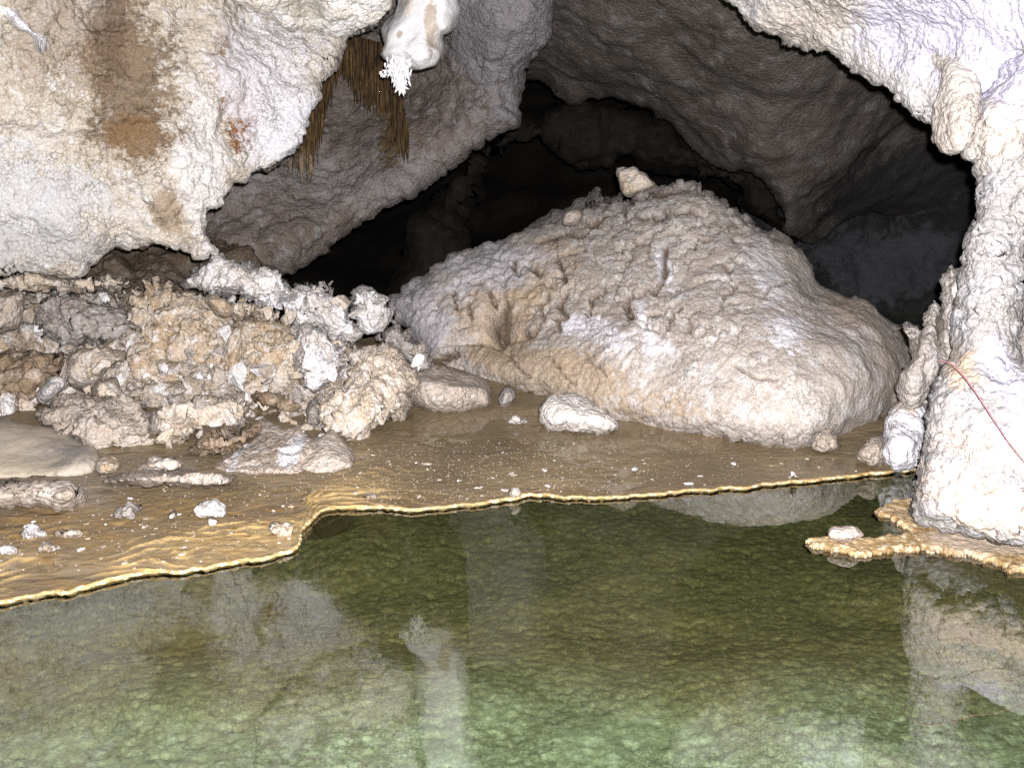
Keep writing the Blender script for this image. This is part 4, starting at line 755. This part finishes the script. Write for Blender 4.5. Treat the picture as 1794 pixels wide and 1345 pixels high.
# stones on the mud
MUD = 'loose stones on the mud shelf'
for o_, tn, lab in (([(340, 888), (352, 880), (374, 879), (390, 886), (397, 900), (386, 908), (350, 909), (342, 900)], 'white', 'knobbly white stone on the brown mud left of the pool corner'),
                ([(200, 906), (206, 890), (224, 880), (240, 880), (244, 888), (236, 896), (238, 908), (214, 910)], 'grey', 'pale grey stone with a small knob, left of the knobbly white stone'),
                ([(470, 930), (478, 918), (496, 912), (510, 912), (516, 926), (512, 938), (490, 942), (476, 940)], 'tan', 'pinkish tan stone right at the corner of the pool'),
                ([(41, 932), (46, 921), (60, 922), (74, 930), (80, 938), (62, 942), (46, 940)], 'white', 'white chunk on the left shelf nearest the golden ripples'),
                ([(96, 892), (104, 880), (118, 882), (142, 877), (132, 888), (116, 893)], 'grey', 'flat pointed grey flake on dark mud at the left'),
                ([(-12, 964), (4, 955), (22, 958), (33, 962), (30, 970), (6, 972)], 'white', 'white stone at the left edge near the waterline'),
                ([(294, 906), (300, 898), (308, 900), (308, 909), (298, 910)], 'cream', 'little round cream stone between the grey and knobbly white stones'),
                ([(364, 916), (370, 909), (378, 912), (377, 920), (368, 921)], 'white', 'little white pebble touching the front of the knobbly white stone'),
                ([(98, 938), (112, 926), (130, 928), (142, 934), (132, 940), (110, 942)], 'cream', 'low crumbly cream cluster right of the white chunk'),
                ([(64, 964), (76, 950), (90, 952), (102, 960), (92, 968), (74, 968)], 'cream', 'cream crumb pile near the left waterline'),
                ([(892, 866), (896, 857), (908, 858), (908, 866), (900, 869)], 'cream', 'cream pebble on the shelf just behind the golden rim'),
                ([(1106, 824), (1108, 816), (1114, 814), (1118, 820), (1114, 825)], 'white', 'white pebble beside the small puddle in mid shelf'),
                ([(1380, 838), (1386, 828), (1396, 829), (1402, 836), (1392, 840)], 'white', 'white lump on the rim at the right end of the shelf'),
                ([(634, 872), (644, 866), (660, 867), (662, 873), (646, 876)], 'cream', 'flat cream pebble near the rim at left of centre')):
    w_ = max(p[0] for p in o_)-min(p[0] for p in o_)
    stone('mud_stone', o_, None, tn, lab, 'stone', layers=[('fbm', 14, .012, 3), ('facet', 22, .012), ('pop', 60, .005)], Ed=.0012*w_+.02, R=w_*.3, back=.003*w_, step=max(1.1, w_/24), lean=.1, group=MUD, jag=1.2)
# rock on the shelfstone
stone('ledge_rock', [(1449, 944), (1450, 926), (1458, 919), (1476, 921), (1500, 919), (1506, 926), (1516, 936), (1508, 944), (1490, 950), (1468, 952)], gz(950, .02)-.05, 'cream', 'blocky pale pink rock sitting on the tip of the golden shelfstone', 'rock', layers=[('fbm', 14, .006, 3)], facets=5, Ed=.04, R=9, back=.13, step=1.5, lean=.02, group=None, jag=1.5, mat=rock('pink_rock', (.60, .50, .45), (.52, .43, .37), (.66, .59, .55), sc=8))

# broken chunks filling the heap: eight shapes, copied
import bmesh
cp = []
for k in range(8):
    bm = bmesh.new(); bmesh.ops.create_icosphere(bm, subdivisions=4, radius=1)
    vv = np.array([x.co[:] for x in bm.verts]); rgk = np.random.default_rng(k+400)
    for _ in range(11):
        n_ = rgk.normal(0, 1, 3); n_ /= np.linalg.norm(n_); h_ = rgk.uniform(.35, .8); dd = vv @ n_; ex = np.maximum(dd-h_, 0); vv = vv-ex[:, None]*n_
    nn = vv/np.linalg.norm(vv, axis=1)[:, None]
    vv = vv*(1+.07*fbm(vv*2.2+k*5, 4, k)+.035*fbm(vv*9+k, 3, k+3))[:, None]*np.array([1.15, .9, .85])
    for x, c in zip(bm.verts, vv): x.co = c
    me = bpy.data.meshes.new('rubble_chunk'); bm.to_mesh(me); bm.free(); me.polygons.foreach_set('use_smooth', np.ones(len(me.polygons), bool)); me.materials.append(tones[('cream', 'dust', 'tan', 'white', 'cream', 'white', 'dust', 'grey')[k]]); cp.append(me)
rg = random.Random(17); first = None
for k in range(230):
    for _ in range(60):
        px, py = rg.uniform(-20, 735), rg.uniform(520, 822)
        if px > 600 and py < 610: continue
        if py > 742+.10*px and px < 480 and rg.random() < .8: continue
        if px > 480 and py > 790-(px-480)*.2: continue
        if px < 180 and py > 725: continue
        if px < 210 and py < 640 and rg.random() < .75: continue
        break
    z = min(5.46+.40*(800-py)/100, gz(py, .03)) - rg.uniform(0, .06)
    r = rg.choice((.02, .025, .03, .035, .04, .05, .06))*rg.uniform(.8, 1.2)
    if first is None:
        o = bpy.data.objects.new('rubble_chunk', cp[0]); first = o
        o['label'] = 'small broken pale chunk wedged between the larger blocks of the rubble heap'; o['category'] = 'chunk'; o['group'] = 'small chunks filling the rubble heap'
    else:
        o = first.copy(); o.data = cp[rg.randrange(8)]
    COL.objects.link(o); o.location = P(px, py, z); o.scale = (r*rg.uniform(.8, 1.7), r*rg.uniform(.8, 1.3), r*rg.uniform(.3, 1.0)); o.rotation_euler = (rg.uniform(0, 6.28), rg.uniform(0, 6.28), rg.uniform(0, 6.28))
# scattered pebbles: six shapes, copied
protos = []
for k in range(6):
    bm = bmesh.new(); bmesh.ops.create_icosphere(bm, subdivisions=2, radius=1)
    vv = np.array([x.co[:] for x in bm.verts]); nn = vv/np.linalg.norm(vv, axis=1)[:, None]
    w = vv*np.array([1, .8, .62])*(1+.35*fbm(nn*1.3+k*7, 3, k+60))[:, None]
    w[:, 2] = np.maximum(w[:, 2], -.35)
    for x, c in zip(bm.verts, w): x.co = c
    me = bpy.data.meshes.new('pebble'); bm.to_mesh(me); bm.free(); me.materials.append(tones[('white', 'cream', 'cream', 'dust', 'white', 'tan')[k]]); protos.append(me)
rg = random.Random(5); cnt = 0
zones = [((620, 1560), (772, 870), 80), ((560, 1000), (790, 872), 50), ((0, 520), (905, 1000), 60), ((60, 560), (850, 905), 22)]
proto_o = None
def above_edge(px, py): return py < np.interp(px, e[:, 0], e[:, 1])-7
for (xa, xb), (ya, yb), nn_ in zones:
    k = 0; tries = 0
    while k < nn_ and tries < 5000:
        tries += 1
        px, py = rg.uniform(xa, xb), rg.uniform(ya, yb)
        if not above_edge(px, py) or py < 760+max(0, (px-1300))*.16: continue
        g = G(px, py, .025); r = rg.choice((.004, .005, .005, .006, .007, .009, .014))*rg.uniform(.8, 1.2)
        if proto_o is None:
            o = bpy.data.objects.new('pebble', protos[0]); proto_o = o
            o['label'] = 'small pale pebble lying loose on the brown mud shelf'; o['category'] = 'pebble'; o['group'] = 'pebbles scattered on the mud shelf'
        else:
            o = proto_o.copy(); o.data = protos[rg.randrange(6)]
        COL.objects.link(o)
        o.location = (g[0], g[1], gat(g[0], g[1])-r*.15); o.scale = (r*rg.uniform(.9, 1.6), r, r*rg.uniform(.6, 1)); o.rotation_euler = (0, 0, rg.uniform(0, 6.28)); k += 1
# crumbs too small to count
vs, fs, o_ = [], [], 0
for _ in range(2600):
    px, py = (rg.gauss(800, 230), rg.uniform(775, 880)) if rg.random() < .6 else (rg.uniform(-50, 1600), rg.uniform(770, 1000))
    if not above_edge(px, py) or py < 768+max(0, (px-1300))*.16: continue
    g = G(px, py, .025); z = gat(g[0], g[1]); r = rg.uniform(.0018, .0042)
    c = np.array([g[0], g[1], z]); a0 = rg.uniform(0, 6)
    for j in range(4): vs.append(c+np.array([math.cos(a0+j*1.57)*r*rg.uniform(.7, 1.5), math.sin(a0+j*1.57)*r, -.001]))
    vs.append(c+np.array([0, 0, r*rg.uniform(.6, 1.1)]))
    fs += [(o_+j, o_+(j+1) % 4, o_+4) for j in range(4)]; o_ += 5
link('gravel', mkmesh('gravel', np.array(vs), tris=np.array(fs), smooth=False), tones['dust'], label='fine pale crystal grit sprinkled over the brown mud shelf', cat='gravel', kind='stuff')

# ================================================================== LIGHT: the photographer's flash
W = bpy.data.worlds.new('World'); S.world = W; W.use_nodes = True
W.node_tree.nodes['Background'].inputs[0].default_value = (.012, .012, .014, 1); W.node_tree.nodes['Background'].inputs[1].default_value = .1
ld = bpy.data.lights.new('camera_flash', 'POINT'); ld.energy = 3000; ld.shadow_soft_size = .02; ld.color = (1, .975, .985)
lo = bpy.data.objects.new('camera_flash', ld); COL.objects.link(lo); lo.location = (.04, 0, H+.075)
S.view_settings.view_transform = 'Standard'; S.view_settings.look = 'None'; S.view_settings.gamma = 1; S.view_settings.exposure = 0
S.render.engine = 'CYCLES'; c = S.cycles
c.max_bounces = 4; c.diffuse_bounces = 1; c.glossy_bounces = 2; c.transparent_max_bounces = 12; c.volume_bounces = 0; c.caustics_reflective = False; c.caustics_refractive = False
c.use_denoising = False
